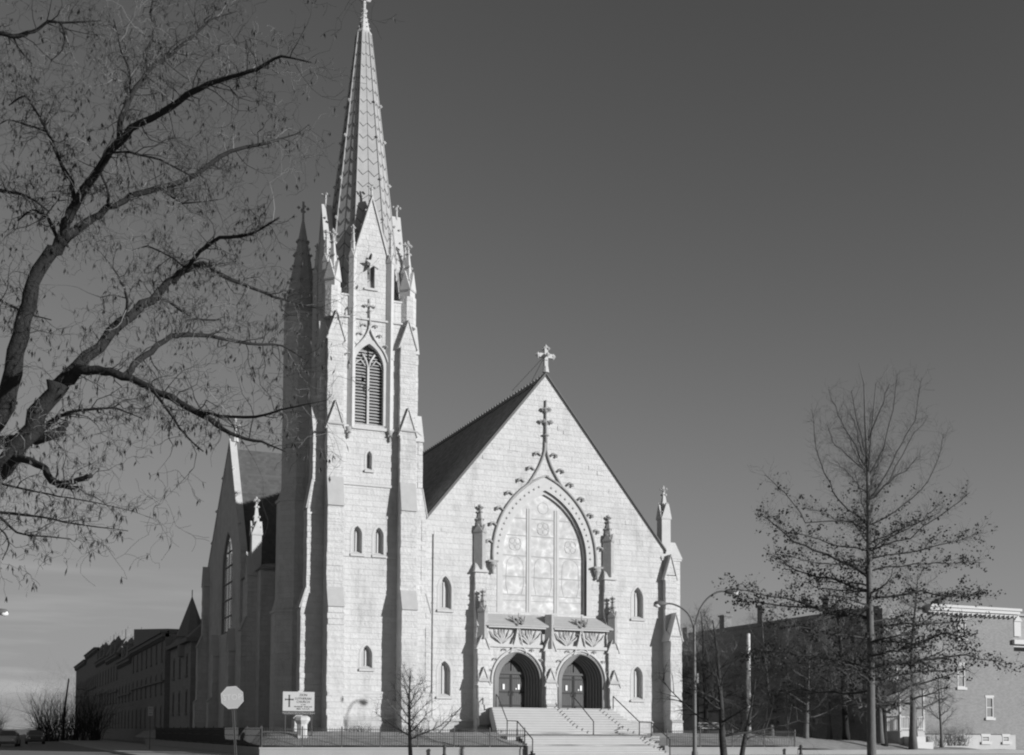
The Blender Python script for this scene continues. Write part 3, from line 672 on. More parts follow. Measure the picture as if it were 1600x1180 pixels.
# lucarnes: four tall gables over the cornice, each with slim pinnacled shafts
for k in range(4):
    M, n, t = side(k)
    hw = 1.08; gx = -.02
    wl = (gx-.03, .25, 30.15, 31.7, 32.5)
    b = MB().frame(M); b.slab([(gx-hw, 28.1), (gx-hw, 32.3), (gx, 36.05), (gx+hw, 32.3), (gx+hw, 28.1)], [arch(*wl)] if k == 0 else [], HB-.55, HB-.02)
    lu = b.build('lucarne', STONE, church)
    b = MB().frame(M)
    for s in (-1, 1):
        p0 = (gx, 36.0); p1 = (gx+s*(hw-.02), 32.25)
        b.hexa([(gx, .3, 35.75), (gx+s*hw*.95, .3, 32.1), (gx+s*hw*.95, HB-.5, 32.1), (gx, HB-.5, 35.75)], [(gx, .3, 35.9), (gx+s*hw*1.02, .3, 32.25), (gx+s*hw*1.02, HB-.5, 32.25), (gx, HB-.5, 35.9)])
        b.box(min(gx+s*(hw-.25), gx+s*(hw-.05)), max(gx+s*(hw-.25), gx+s*(hw-.05)), .8, HB-.5, 28.1, 32.2)
    b.build('lucarne_roof', SPIREM, lu)
    b = MB().frame(M)
    for s in (-1, 1):
        a = [Vector((gx, HB-.6, 36.05)), Vector((gx+s*(hw+.06), HB-.6, 32.05)), Vector((gx+s*(hw+.06), HB+.07, 32.05)), Vector((gx, HB+.07, 36.05))]
        b.hexa(a, [p+Vector((s*.07, 0, .2)) if i in (1, 2) else p+Vector((0, 0, .3)) for i, p in enumerate(a)])
        for q in (.25, .5, .75): b.blob((gx+s*hw*q+s*.1, HB-.1, 36.2-4*q+.1), .11, 5, 1, rng)
    b.tube([(gx, HB-.2, 36.1), (gx, HB-.2, 37.1)], [.09, .05], 6); b.blob((gx, HB-.2, 36.75), .12, 6, .8)
    for q in range(4): b.blob((gx+.24*cos(q*pi/2), HB-.2+.24*sin(q*pi/2), 36.98), .1, 5, 1)
    b.build('lucarne_coping', SMOOTH, lu)
    if k == 0:
        MM = F(M @ Vector((0, HB-.02, 0)), t, n); b = MB().frame(MM); b.slab(arch(*wl[:2], *wl[2:]), [], -.35, -.28); b.build('pane', GLASS_D, lu)
        b = MB().frame(MM); b.box(wl[0]-.45, wl[0]+.45, -.1, .12, 30.0, 30.14); b.build('sill', SMOOTH, lu)
        b = MB().frame(MM)
        pts = []
        for i in range(10):
            r_ = .52 if i % 2 == 0 else .2; a = pi/2+i*pi/5+.12; pts.append((wl[0]+.02+r_*cos(a), 31.72+r_*sin(a)))
        b.slab(pts, [], .26, .42); b.tube([(wl[0], 0, 31.7), (wl[0], .3, 31.7)], .04, 5); b.build('star', TRIM, church)
    for s in (-1, 1):
        q = M @ Vector((gx+s*1.26, HB+.02, 0)); pinnacle(church, q.x, q.y, 20.9, 32.0, 34.1, .36, True, SMOOTH, gab=.9)
    # low parapet between
    for s in (-1, 1): b = MB().frame(M); b.box(min(s*1.4, s*HB), max(s*1.4, s*HB)-(.0 if k % 2 == 0 else .35), HB-.35, HB-.03, 28.1, 29.45); b.box(min(s*1.4, s*HB), max(s*1.4, s*HB)-(.0 if k % 2 == 0 else .35), HB-.42, HB+.04, 29.45, 29.56); b.build('parapet', STONE, church)
# corner pinnacles
for sx in (-1, 1):
    for sy in (-1, 1):
        if sx < 0 and sy > 0: continue
        x, y = AX+sx*2.52, AY+sy*2.4
        b = MB(); b.ngon(x, y, 27.9, 29.9, .56, .56, 8); b.build('pinnacle_base', STONE, church)
        pinnacle(church, x, y, 29.8, 30.4, 33.7, .72, True, SMOOTH, gab=1.1)
# stair turret on the far left corner
tx, ty = -15.95, 5.3
b = MB(); b.ngon(tx, ty, 1.2, 9.5, 1.75, 1.75, 8); b.ngon(tx, ty, 9.5, 10.4, 1.75, 1.5, 8); b.ngon(tx, ty, 10.4, 17.0, 1.5, 1.5, 8); b.ngon(tx, ty, 17.0, 17.9, 1.5, 1.2, 8); b.ngon(tx, ty, 17.9, 29.8, 1.2, 1.2, 8)
b.build('stair_turret', STONE, church)
for z in (9.4, 16.9, 23, 27.2, 29.7): r_ = 1.85 if z < 10 else 1.6 if z < 17 else 1.32; b = MB(); b.ngon(tx, ty, z, z+.16, r_, r_, 8); b.build('string_course', STONE, church)
b = MB()
b.ngon(tx, ty, 29.86, 36.6, 1.25, .08, 8)
for i in range(6):
    q = i/6.5; r_ = 1.25*(1-q)+.1
    for k in range(8): b.blob((tx+r_*cos(pi/8+k*pi/4), ty+r_*sin(pi/8+k*pi/4), 30.3+6.2*q), .13, 5, 1, rng)
b.tube([(tx, ty, 36.4), (tx, ty, 37.9)], .08, 6); b.blob((tx, ty, 37.2), .2, 6, .6)
for q in range(4): b.blob((tx+.32*cos(q*pi/2), ty+.32*sin(q*pi/2), 37.45), .14, 5, 1)
b.build('turret_spire', SPIREM, church)

# ---- spire: octagon with broad cardinal faces
def octa(hw, c=.385):   # hw = half distance between cardinal faces, c = half width of a cardinal face / hw
    a = hw*c*1.28; return [(-a, -hw), (a, -hw), (hw, -a), (hw, a), (a, hw), (-a, hw), (-hw, a), (-hw, -a)]
ZB, ZC, ZT = 28.1, 48.5, 50.3
def hwz(z): return 2.62*(1-(z-ZB)/(52.6-ZB))+.02
b = MB(); vs = []
lv = [ZB, ZC]
for z in lv: vs += [(AX+x, AY+y, z) for x, y in octa(hwz(z))]
b.add(vs, [(i, (i+1) % 8, 8+(i+1) % 8, 8+i) for i in range(8)]+[tuple(range(7, -1, -1)), tuple(range(8, 16))])
b.use(1)
z = ZB+1
while z < ZC-.2:
    h = .34*hwz(z)/2+.1
    P = [Vector((AX+x, AY+y, z)) for x, y in octa(hwz(z)+.012)]; Q = [Vector((AX+x, AY+y, z-h)) for x, y in octa(hwz(z-h)+.012)]
    th = .024 if z < 42 else .02
    for i in range(8):
        a, c, a2, c2 = P[i], P[(i+1) % 8], Q[i], Q[(i+1) % 8]
        nzg = 2
        pts = []
        for j in range(2*nzg+1):
            q = j/(2*nzg); pts.append(a.lerp(c, q) if j % 2 == 0 else a2.lerp(c2, q))
        b.tube(pts, th, 4, True, False)
        zn = min(z+.85, ZC); N_ = [Vector((AX+x, AY+y, zn)) for x, y in octa(hwz(zn)+.008)]
        b.tube([a.lerp(c, .5), N_[i].lerp(N_[(i+1) % 8], .5)], th*.5, 4, True, False)
    z += .85
b.use(0)
for i in range(8):
    b.tube([(AX+octa(hwz(q)+.01)[i][0], AY+octa(hwz(q)+.01)[i][1], q) for q in (ZB, ZC)], [.07, .04], 5)
sp = b.build('spire', [SPIREM, RIBM], church)
for z in (33, 35.2, 38, 41.0, 43.5):
    for i in (6, 7, 1, 2, 4): x, y = octa(hwz(z)+.1)[i]; b = MB(); b.blob((AX+x, AY+y, z), .13, 5, 1, rng); b.build('crocket', SMOOTH, sp)
b = MB(); b.ngon(AX, AY, ZC-.1, ZC+.05, .48, .56, 8); b.ngon(AX, AY, ZC+.05, ZC+.25, .56, .42, 8); b.ngon(AX, AY, ZC+.25, ZT-.2, .40, .13, 8)
for i in range(4):
    for k in range(8): r_ = .40-.075*i; b.blob((AX+r_*cos(pi/8+k*pi/4), AY+r_*sin(pi/8+k*pi/4), ZC+.45+.33*i), .06, 5, 1)
b.ngon(AX, AY, ZT-.25, ZT-.1, .16, .26, 8); b.ngon(AX, AY, ZT-.1, ZT+.02, .26, .13, 8); b.build('spire_collar', SMOOTH, sp)
b = MB(); b.tube([(AX, AY, ZT-.1), (AX, AY, ZT+1.35)], [.13, .1], 6)
for q in range(4):
    a = q*pi/2; b.tube([(AX, AY, ZT+.62), (AX+.36*cos(a), AY+.36*sin(a), ZT+.7), (AX+.46*cos(a), AY+.46*sin(a), ZT+.92)], [.11, .13, .1], 5)
b.blob((AX, AY, ZT+1.35), .18, 6, 1.2); b.blob((AX, AY, ZT+.4), .18, 6, .6); b.build('spire_cross', SMOOTH, sp)

# ---- transept on the left side: steep towards the front, longer slope behind
TX, TC, TR = -17.0, 26.3, 25.1
YN, ZN, YF, ZF = 20.6, 15.4, 36.6, 15.6
ML = F((TX, 0, 0), (0, 1, 0), (-1, 0, 0))
tw_ = (TC+.2, 2.55, 9.6, 14.5, 18.1)
b = MB().frame(ML); b.slab([(YN, 1.2), (YF, 1.2), (YF, ZF+.4), (TC, TR+.6), (YN, ZN+.4)], [arch(*tw_, 12), arch(32.5, .7, 4, 7, 8)], -.45, 0); b.build('transept_wall', STONE, church)
b = MB().frame(ML); b.slab(arch(tw_[0], 2.53, 9.6, 14.5, 18.1, 12), [arch(tw_[0], 2.4, 9.75, 14.5, 17.9, 12)], -.2, -.06)
t_ = b.build('transept_window', TRIMG, church)
b = MB().frame(ML)
for i in range(1, 4): x = tw_[0]-2.4+4.8*i/4; b.box(x-.05, x+.05, -.14, -.09, 9.7, 14.5+2.8*(1-abs(i-2)/2.4))
for z in (11, 12.4, 13.8, 15.2, 16.4): w_ = 2.4 if z < 14.5 else 2.4-(z-14.5)*.7; b.box(tw_[0]-w_, tw_[0]+w_, -.15, -.10, z-.05, z+.05)
b.build('glazing_bars', IRON, t_)
b = MB().frame(ML); b.slab(arch(tw_[0], 2.54, 9.6, 14.5, 18.1, 12), [], -.22, -.16); b.build('pane', SKYGL, t_)
b = MB().frame(ML); b.slab(arch(32.5, .7, 4, 7, 8), [], -.5, -.4); b.build('pane', GLASS_D, t_)
for (ye, ze) in ((YN-.4, ZN-.5), (YF+.4, ZF-.3)):
    lo = [(-8.5, TC, TR), (TX+.4, TC, TR), (TX+.4, ye, ze), (-8.5, ye, ze)]; b = MB(); b.hexa([(p[0], p[1], p[2]-.2) for p in lo], lo)
    b.build('transept_roof', mat('transept slate', .095, .75, noise=.15, nscale=2, kind='slate', brick=(.3, .22, .01), var=.3), church)
b = MB(); b.box(TX+.7, -8.6, YN, YN+.5, 1.2, ZN); b.build('transept_side_wall', STONE, church)
b = MB(); b.box(TX+.7, -8.6, YF-.5, YF, 1.2, ZF); b.build('transept_side_wall', STONE, church)
for (ye, ze) in ((YN-.1, ZN+.3), (YF+.1, ZF+.3)):
    b = MB().frame(ML); a = [Vector((TC, -.5, TR+.6)), Vector((ye, -.5, ze)), Vector((ye, .06, ze)), Vector((TC, .06, TR+.6))]; b.hexa(a, [p+Vector((0, 0, .26)) for p in a])
    for q in (.3, .55, .8): b.blob((TC+(ye-TC)*q, .0, TR+.85+(ze-TR-.6)*q+.15), .2, 5, 1.1, rng)
    b.build('transept_coping', SMOOTH, church)
b = MB(); b.ngon(TX+.4, TC, TR+.6, TR+1.2, .34, .22, 8); b.tube([(TX+.4, TC, TR+1.1), (TX+.4, TC, TR+2.5)], [.14, .09], 6)
for q in range(4): b.blob((TX+.4+.34*cos(q*pi/2), TC+.34*sin(q*pi/2), TR+2.0), .16, 5, 1, rng)
b.blob((TX+.4, TC, TR+2.5), .16, 6, 1.2); b.build('transept_finial', SMOOTH, church)
# lower aisle bay between tower and transept
b = MB(); b.box(TX+.2, -8.6, 13.6, YN-.05, 1.2, 13.4); b.build('aisle_wall', STONE, church)
b = MB(); b.hexa([(TX+.0, 13.4, 13.4), (-8.7, 13.4, 13.4), (-8.7, YN-.05, 13.4), (TX+.0, YN-.05, 13.4)], [(TX+.6, 14.2, 13.9), (-8.7, 14.2, 14.9), (-8.7, YN-.05, 14.9), (TX+.6, YN-.05, 13.9)]); b.build('aisle_roof', SLATE, church)
for c_, big in ((15.3, 1), (YF-.6, 2), (TC-3.6, 0), (TC+4.0, 0)):
    zt = 13.4 if big == 1 else 14.8 if big == 2 else 8.2
    buttress(church, (TX, c_), (0, 1, 0), (-1, 0, 0), .95, [(1.1, 1.5), (1.1, 4), (.9, 4.2), (.9, 9), (.5, 10), (.5, zt)] if big else [(.8, 1.5), (.8, 4), (.5, 4.3), (.5, zt)], [(zt-.1, zt+1.4, .5)])
    if big == 1: pinnacle(church, TX+.15, c_, 13.3, 16.2, 19.0, .72, False, SMOOTH, gab=.9)
# ================================================================== THE GROUND
def sheet(name, x0, x1, y0, y1, z, m, nx=1, ny=1, zf=None):
    b = MB(); vs = []
    for j in range(ny+1):
        for i in range(nx+1):
            x = x0+(x1-x0)*i/nx; y = y0+(y1-y0)*j/ny; vs.append((x, y, zf(x, y) if zf else z))
    b.add(vs, [(j*(nx+1)+i, j*(nx+1)+i+1, (j+1)*(nx+1)+i+1, (j+1)*(nx+1)+i) for j in range(ny) for i in range(nx)], bool(zf))
    return struct(b.build(name, m))
def kbox(name, x0, x1, y0, y1, z1, m):
    b = MB().box(x0, x1, y0, y1, -.3, z1); return struct(b.build(name, m))
sheet('ground', -1800, 1800, -500, 3200, -.012, DIRTM)
sheet('front_street', -400, 400, -17.3, -10.9, 0.0, ROADM)
sheet('side_street', -38, -27, -10.9, 600, -.004, ROADM)
sheet('side_street_south', -38, -27, -60, -17.3, -.004, ROADM)
kbox('pavement', -27, 90, -10.9, -8.0, .13, WALK)
kbox('side_pavement', -27, -21.02, -8.0, 300, .128, WALK)
kbox('far_pavement', -41, -38, -10.9, 500, .12, WALK)
kbox('park_pavement', -26.8, 120, -20.3, -17.3, .12, WALK)
sheet('park_lawn', -300, 300, -120, -20.3, .03, GRASSM)
def lawnz(x, y):
    h = 1.50 if y > -4.6 else .62+(y+8)*.259
    if y < -8: h = .62
    h = min(h, .62+max(0, (x+21))*.62) if x < -19 else h
    if x > 13: h = max(.35, h-(x-13)*.05)
    return h+.04*sin(x*1.3+y*.7)*sin(y*1.1)
sheet('church_lawn', -20.75, 70, -7.7, 60, 0, GRASSM, 90, 60, lawnz)
b = MB(); vs = []
sheet('far_lawn', 13, 70, -8.0, -7.68, 0, GRASSM, 20, 1, lambda x, y: lawnz(x, -7.7)-(.0 if y > -7.9 else .02))

# retaining wall
rw = thing('retaining_wall', 'low pale concrete retaining wall under the iron fence of the church lawn', 'wall', (-21, -8, 0))
def wall_run(x0, x1, y0, y1):
    b = MB(); b.box(x0, x1, y0, y1, 0, .52); o = b.build('wall', WALLC, rw)
    b = MB(); b.box(x0-.03, x1+.03, y0-.03, y1+.03, .52, .63); b.build('coping', WALLC, rw)
wall_run(-21, -4.78, -8, -7.7); wall_run(4.9, 15.0, -8, -7.7); wall_run(-21, -20.72, -7.66, 47)
b = MB(); b.box(15.04, 70, -8, -7.7, 0, .44); b.build('low_wall', WALLC, rw)

# ---- steps
st = thing('entrance_steps', 'broad flights of pale concrete steps up to the church doors', 'steps', (0, -8.8, 0))
b = MB(); n = 11
for i in range(n):
    z0 = 1.3+i*(3.15-1.3)/n; z1 = z0+(3.15-1.3)/n; y = -4.7+i*.31; w = 5.35-(.085*i)
    b.box(-w, w, y, 1.3 if i == n-1 else y+.6, max(z0-.35, .3) if i else .3, z1-.001*(i % 2))
    b.box(-w-.0, w+.0, y-.04, y+.05, z1-.05, z1+.002); b.use(1); b.box(-w+.01, w-.01, y-.006, y+.03, z1-.072, z1-.051); b.use(0)  # darker strip below each nosing paints in its shadow line
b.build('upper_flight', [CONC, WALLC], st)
b = MB(); b.box(-5.4, 5.4, -6.3, -4.66, .2, 1.298); b.build('landing', CONC, st)
b = MB(); n = 8
for i in range(n):
    z1 = .13+(i+1)*(1.29-.13)/n; y = -8.75+i*.31; b.box(-4.6, 4.6, y, y+.66 if i < n-1 else -6.31, 0, z1); b.box(-4.6, 4.6, y-.04, y+.05, z1-.05, z1+.002); b.use(1); b.box(-4.59, 4.59, y-.006, y+.03, z1-.072, z1-.051); b.use(0)  # lower flight has the same painted shadow strip under its nosings
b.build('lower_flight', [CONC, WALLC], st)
for s in (-1, 1): b = MB(); b.box(min(s*4.62, s*4.88), max(s*4.62, s*4.88), -8.3, -6.2, 0, .72); b.build('cheek_wall', WALLC, st)

def handrail(x, label, top=4.05, upper=True, lower=True, xt=None):
    t = thing('handrail', label, 'handrail', (x, -8.7, .13), 'steel handrails of the church steps')
    xt = x if xt is None else xt
    pts = []
    if upper: pts += [(xt, -1.9, 4.0), (xt, -2.2, 3.85), (x, -4.75, 2.25)]
    else: pts += [(x, -4.75, 2.25)]
    if lower: pts += [(x, -6.35, 2.22), (x, -8.7, 1.12)]
    b = MB(); b.tube(pts, .035, 6); b.build('rail', RAILM, t)
    ps = []
    if upper: ps += [(xt, -1.9, 3.15, 4.0), (x, -4.75, 1.3, 2.25)]
    if lower: ps += [(x, -6.35, 1.3, 2.22), (x, -8.7, .13, 1.12)]
    for (xx, y, z0, z1) in ps: b = MB(); b.tube([(xx, y, z0), (xx, y, z1)], .035, 6); b.build('post', RAILM, t)
    return t
handrail(-4.75, 'steel handrail at the left end of the church steps, beside the iron fence', xt=-4.35)
handrail(1.35, 'short steel handrail standing in the middle of the upper steps before the right door', lower=False, xt=1.2)
handrail(4.75, 'long bent steel handrail at the right end of the church steps', xt=4.3)

# ---- iron fences
def fence(name, pts, label, post_e=2.45, h=1.06, zb=.63):
    t = thing('iron_fence', label, 'fence', (pts[0][0], pts[0][1], zb), 'iron picket fences round the church lawn')
    (xa, ya), (xb, yb) = pts; L = sqrt((xb-xa)**2+(yb-ya)**2); n = max(1, round(L/post_e)); ux, uy = (xb-xa)/L, (yb-ya)/L
    for i in range(n+1):
        s = L*i/n; x, y = xa+ux*s, ya+uy*s
        b = MB(); b.box(x-.035, x+.035, y-.035, y+.035, zb-.1, zb+h+.08); b.ngon(x, y, zb+h+.08, zb+h+.16, .04, 0, 4); b.build('post', IRON, t)
        if i < n:
            b = MB(); k = int((L/n)/.135); s1 = L/n
            for j in range(1, k):
                q = s+s1*j/k; x2, y2 = xa+ux*q, ya+uy*q; b.box(x2-.011, x2+.011, y2-.011, y2+.011, zb+.05, zb+h+.03)
            for z in (zb+.09, zb+h*.6, zb+h-.06):
                b.tube([(x, y, z), (x+ux*s1, y+uy*s1, z)], .018, 4)
            b.build('picket_panel', IRON, t)
    return t
fence('f', [(-20.85, -7.85), (-4.9, -7.85)], 'long black iron picket fence on the wall left of the steps')
fence('f', [(5.05, -7.85), (14.9, -7.85)], 'black iron picket fence on the wall right of the steps')
fence('f', [(-20.86, -7.6), (-20.86, 40)], 'iron picket fence running back along the shaded side street', 4.0)

# ---- church sign on its stone pillar
sg = thing('church_sign', 'white notice board with a dark cross and the church name above a dark strip', 'sign', (-18.27, -5.5, 1.1))
b = MB(); b.box(-19.2, -17.34, -5.53, -5.47, 2.70, 3.82); b.build('board', SIGNW, sg)
b = MB(); b.box(-19.12, -17.42, -5.52, -5.475, 2.47, 2.695); b.build('name_strip', SIGNB, sg)
for x in (-19.02, -17.46): b = MB(); b.box(x-.03, x+.03, -5.46, -5.40, .9, 3.8); b.build('post', IRON, sg)
b = MB(); b.box(-18.86, -18.78, -5.545, -5.53, 2.95, 3.6); b.box(-19.05, -18.6, -5.545, -5.53, 3.33, 3.40); 
for x, z, w, h in ((-19.07, 3.31, .03, .11), (-18.6, 3.31, .03, .11), (-18.88, 3.6, .12, .03), (-18.88, 2.93, .12, .03)): b.box(x, x+w, -5.545, -5.53, z, z+h)
b.build('cross', SIGNB, sg)
b = MB()
def TM(x, z, y=-5.54): return Matrix(((1, 0, 0, x), (0, 0, 1, y), (0, 1, 0, z), (0, 0, 0, 1)))
for s_, z, sz in (('ZION', 3.63, .19), ('LUTHERAN', 3.42, .19), ('CHURCH', 3.23, .19), ('LC-MS', 3.07, .10), ('WORSHIP  10:30 A.M.', 2.945, .115), ('BIBLE  9:15 A.M.', 2.82, .115)):
    text_into(b, s_, sz, TM(-18.0, z), .004)
b.build('lettering', SIGNB, sg)
b = MB(); text_into(b, 'The Lutheran Church-Missouri Synod', .125, TM(-18.27, 2.58, -5.528), .004); b.build('strip_lettering', SIGNW, sg)
pl = thing('stone_pillar', 'squat pale carved stone pillar stump under the church notice board', 'pillar', (-18.1, -5.75, 1.1))
b = MB(); b.ngon(-18.1, -5.75, 1.0, 1.95, .30, .30, 8); b.box(-18.4, -17.8, -6.02, -5.5, 1.0, 1.3); b.build('shaft', SMOOTH, pl)
b = MB(); b.ngon(-18.1, -5.75, 1.95, 2.15, .32, .44, 8); b.ngon(-18.1, -5.75, 2.15, 2.32, .46, .46, 8); b.ngon(-18.1, -5.75, 2.32, 2.42, .46, .30, 8); b.build('capital', SMOOTH, pl)

# ---- stop sign (leaning a little)
sx_, sy_ = -27.05, -34.45
ss = thing('stop_sign', 'pale octagonal stop sign leaning on a thin metal post at the corner', 'stop sign', (sx_, sy_, 0))
lean = Matrix.Rotation(radians(-4.5), 4, Vector((F0.x, F0.y, 0)))
MS = Matrix.Translation((sx_, sy_, 0)) @ lean @ F((0, 0, 0), (R0.x, R0.y, 0), (-F0.x, -F0.y, 0))
b = MB().frame(MS); r_ = .405
b.slab([(r_*cos(pi/8+k*pi/4), 2.68+r_*sin(pi/8+k*pi/4)) for k in range(8)], [], .02, .03); b.build('plate', STOPM, ss)
b = MB(); text_into(b, 'STOP', .27, MS @ Matrix(((1, 0, 0, 0), (0, 0, 1, .034), (0, 1, 0, 2.68), (0, 0, 0, 1))), .002); b.build('lettering', STOPL, ss)
b = MB().frame(MS); b.slab([(r_*.96*cos(pi/8+k*pi/4), 2.68+r_*.96*sin(pi/8+k*pi/4)) for k in range(8)], [[(r_*.92*cos(pi/8+k*pi/4), 2.68+r_*.92*sin(pi/8+k*pi/4)) for k in range(8)]], .031, .034); b.build('border', STOPL, ss)
b = MB().frame(MS); b.box(-.035, -.02, -.02, .015, 0, 2.95); b.box(.02, .035, -.02, .015, 0, 2.95); b.box(-.035, .035, -.025, -.015, 0, 2.95); b.build('post', STEEL, ss)

# ---- small parking sign
pk = thing('parking_sign', 'small pale sign on a thin pole by the shaded side street', 'sign', (-24.3, 14.6, .12))
b = MB(); b.box(-24.32, -24.27, 14.58, 14.63, .12, 2.95); b.build('post', STEEL, pk)
b = MB(); b.box(-24.46, -24.12, 14.53, 14.56, 2.55, 3.2); b.build('plate', SIGNW, pk)
b = MB(); text_into(b, 'NO', .16, TM(-24.29, 3.05, 14.525), .002); text_into(b, 'PARKING', .075, TM(-24.29, 2.88, 14.525), .002); b.box(-24.4, -24.18, 14.522, 14.53, 2.68, 2.72); b.build('lettering', SIGNB, pk)

# ---- street lamps
def street_lamp(x, y, z0, label, heads, zj=7.27, group='street lamps'):
    t = thing('street_lamp', label, 'street lamp', (x, y, z0), group)
    b = MB(); b.lathe(x, y, [(.17, z0), (.17, z0+.4), (.12, z0+.5), (.105, z0+3), (.075, zj), (.03, zj+.12)], 10); b.build('pole', LAMPM, t)
    b = MB(); b.box(x+.08, x+.2, y-.1, y+.1, z0+4.1, z0+4.6); b.build('control_box', STEEL, t)
    for (hx, hy, hz) in heads:
        P = [(x, y, zj-.2), (x+(hx-x)*.12, y+(hy-y)*.12, zj+(hz-zj)*.42), (x+(hx-x)*.33, y+(hy-y)*.33, zj+(hz-zj)*.78), (x+(hx-x)*.62, y+(hy-y)*.62, zj+(hz-zj)*.99), (x+(hx-x)*.86, y+(hy-y)*.86, hz)]
        # smooth the arm
        Q = []
        for i in range(len(P)-1):
            p0, p1, p2, p3 = [Vector(P[max(0, min(len(P)-1, i+k))]) for k in (-1, 0, 1, 2)]
            for s in (0, .33, .66): Q.append(.5*((2*p1)+(p2-p0)*s+(2*p0-5*p1+4*p2-p3)*s*s+(3*p1-p0-3*p2+p3)*s**3))
        Q.append(Vector(P[-1]))
        b = MB(); b.tube(Q, .048, 7); a = b.build('arm', LAMPM, t)
        d = (Vector((hx, hy, hz))-Vector((x, y, hz))).normalized(); e = Vector((hx, hy, hz))
        b = MB(); b.tube([e-d*.42, e-d*.3, e-d*.05, e+d*.2, e+d*.3], [.06, .12, .17, .14, .05], 10); b.build('head', LAMPM, t)
        b = MB(); b.tube([e-d*.05+Vector((0, 0, -.07)), e+d*.1+Vector((0, 0, -.08)), e+d*.3+Vector((0, 0, -.05))], [.10, .15, .10], 10); b.build('lens', LENSM, t)
    return t
street_lamp(-.22, -19.72, .12, 'double armed street lamp on a tall pole in front of the church corner', [(1.62, -20.6, 9.12), (-1.98, -19.05, 8.45)])
street_lamp(-36.6, -9.9, .12, 'street lamp at the left edge of the photo with only its pale head in view', [(-34.36, -10.6, 7.35)], 6.4)

# ---- pale utility pole on the lawn
up = thing('pale_pole', 'tall plain whitish pole standing on the lawn right of the church', 'pole', (16.5, -.1, 1.35))
b = MB(); b.lathe(16.5, -.1, [(.16, 1.1), (.15, 4), (.13, 8.85), (.0, 8.9)], 9); b.build('shaft', mat('weathered white pole paint', .6, .8, noise=.35, nscale=2.5, stretch=(1, 1, 2.4)), up)

# ================================================================== TREES
rr0 = random.Random(2)
def jit(r, s): return Vector((r.uniform(-s, s), r.uniform(-s, s), r.uniform(-s, s)))
def twig(b, p, d, L, r0, r, lv, ends, up=0., crook=.35, kids=3, n=4, sides=3):
    pts = [p]; rad = [r0]; seg = L/n
    for i in range(n):
        d = (d+jit(r, crook)+Vector((0, 0, up))).normalized(); p = p+d*seg; pts.append(p); rad.append(max(r0*(1-(i+1)/(n+.6)), .0025))
    b.tube(pts, rad, sides, False)
    if lv > 0:
        for k in range(kids):
            i = r.randint(1, n); q = pts[i]; dd = (pts[i]-pts[i-1]).normalized()
            side_ = dd.cross(jit(r, 1)).normalized()
            twig(b, q, (dd*r.uniform(.4, .9)+side_).normalized(), L*r.uniform(.38, .65), rad[i]*.65, r, lv-1, ends, up, crook, kids, max(2, n-1), sides)
    ends.append((pts[-1], d)); 
    if lv == 0 and n > 2: ends.append((pts[-2], d))

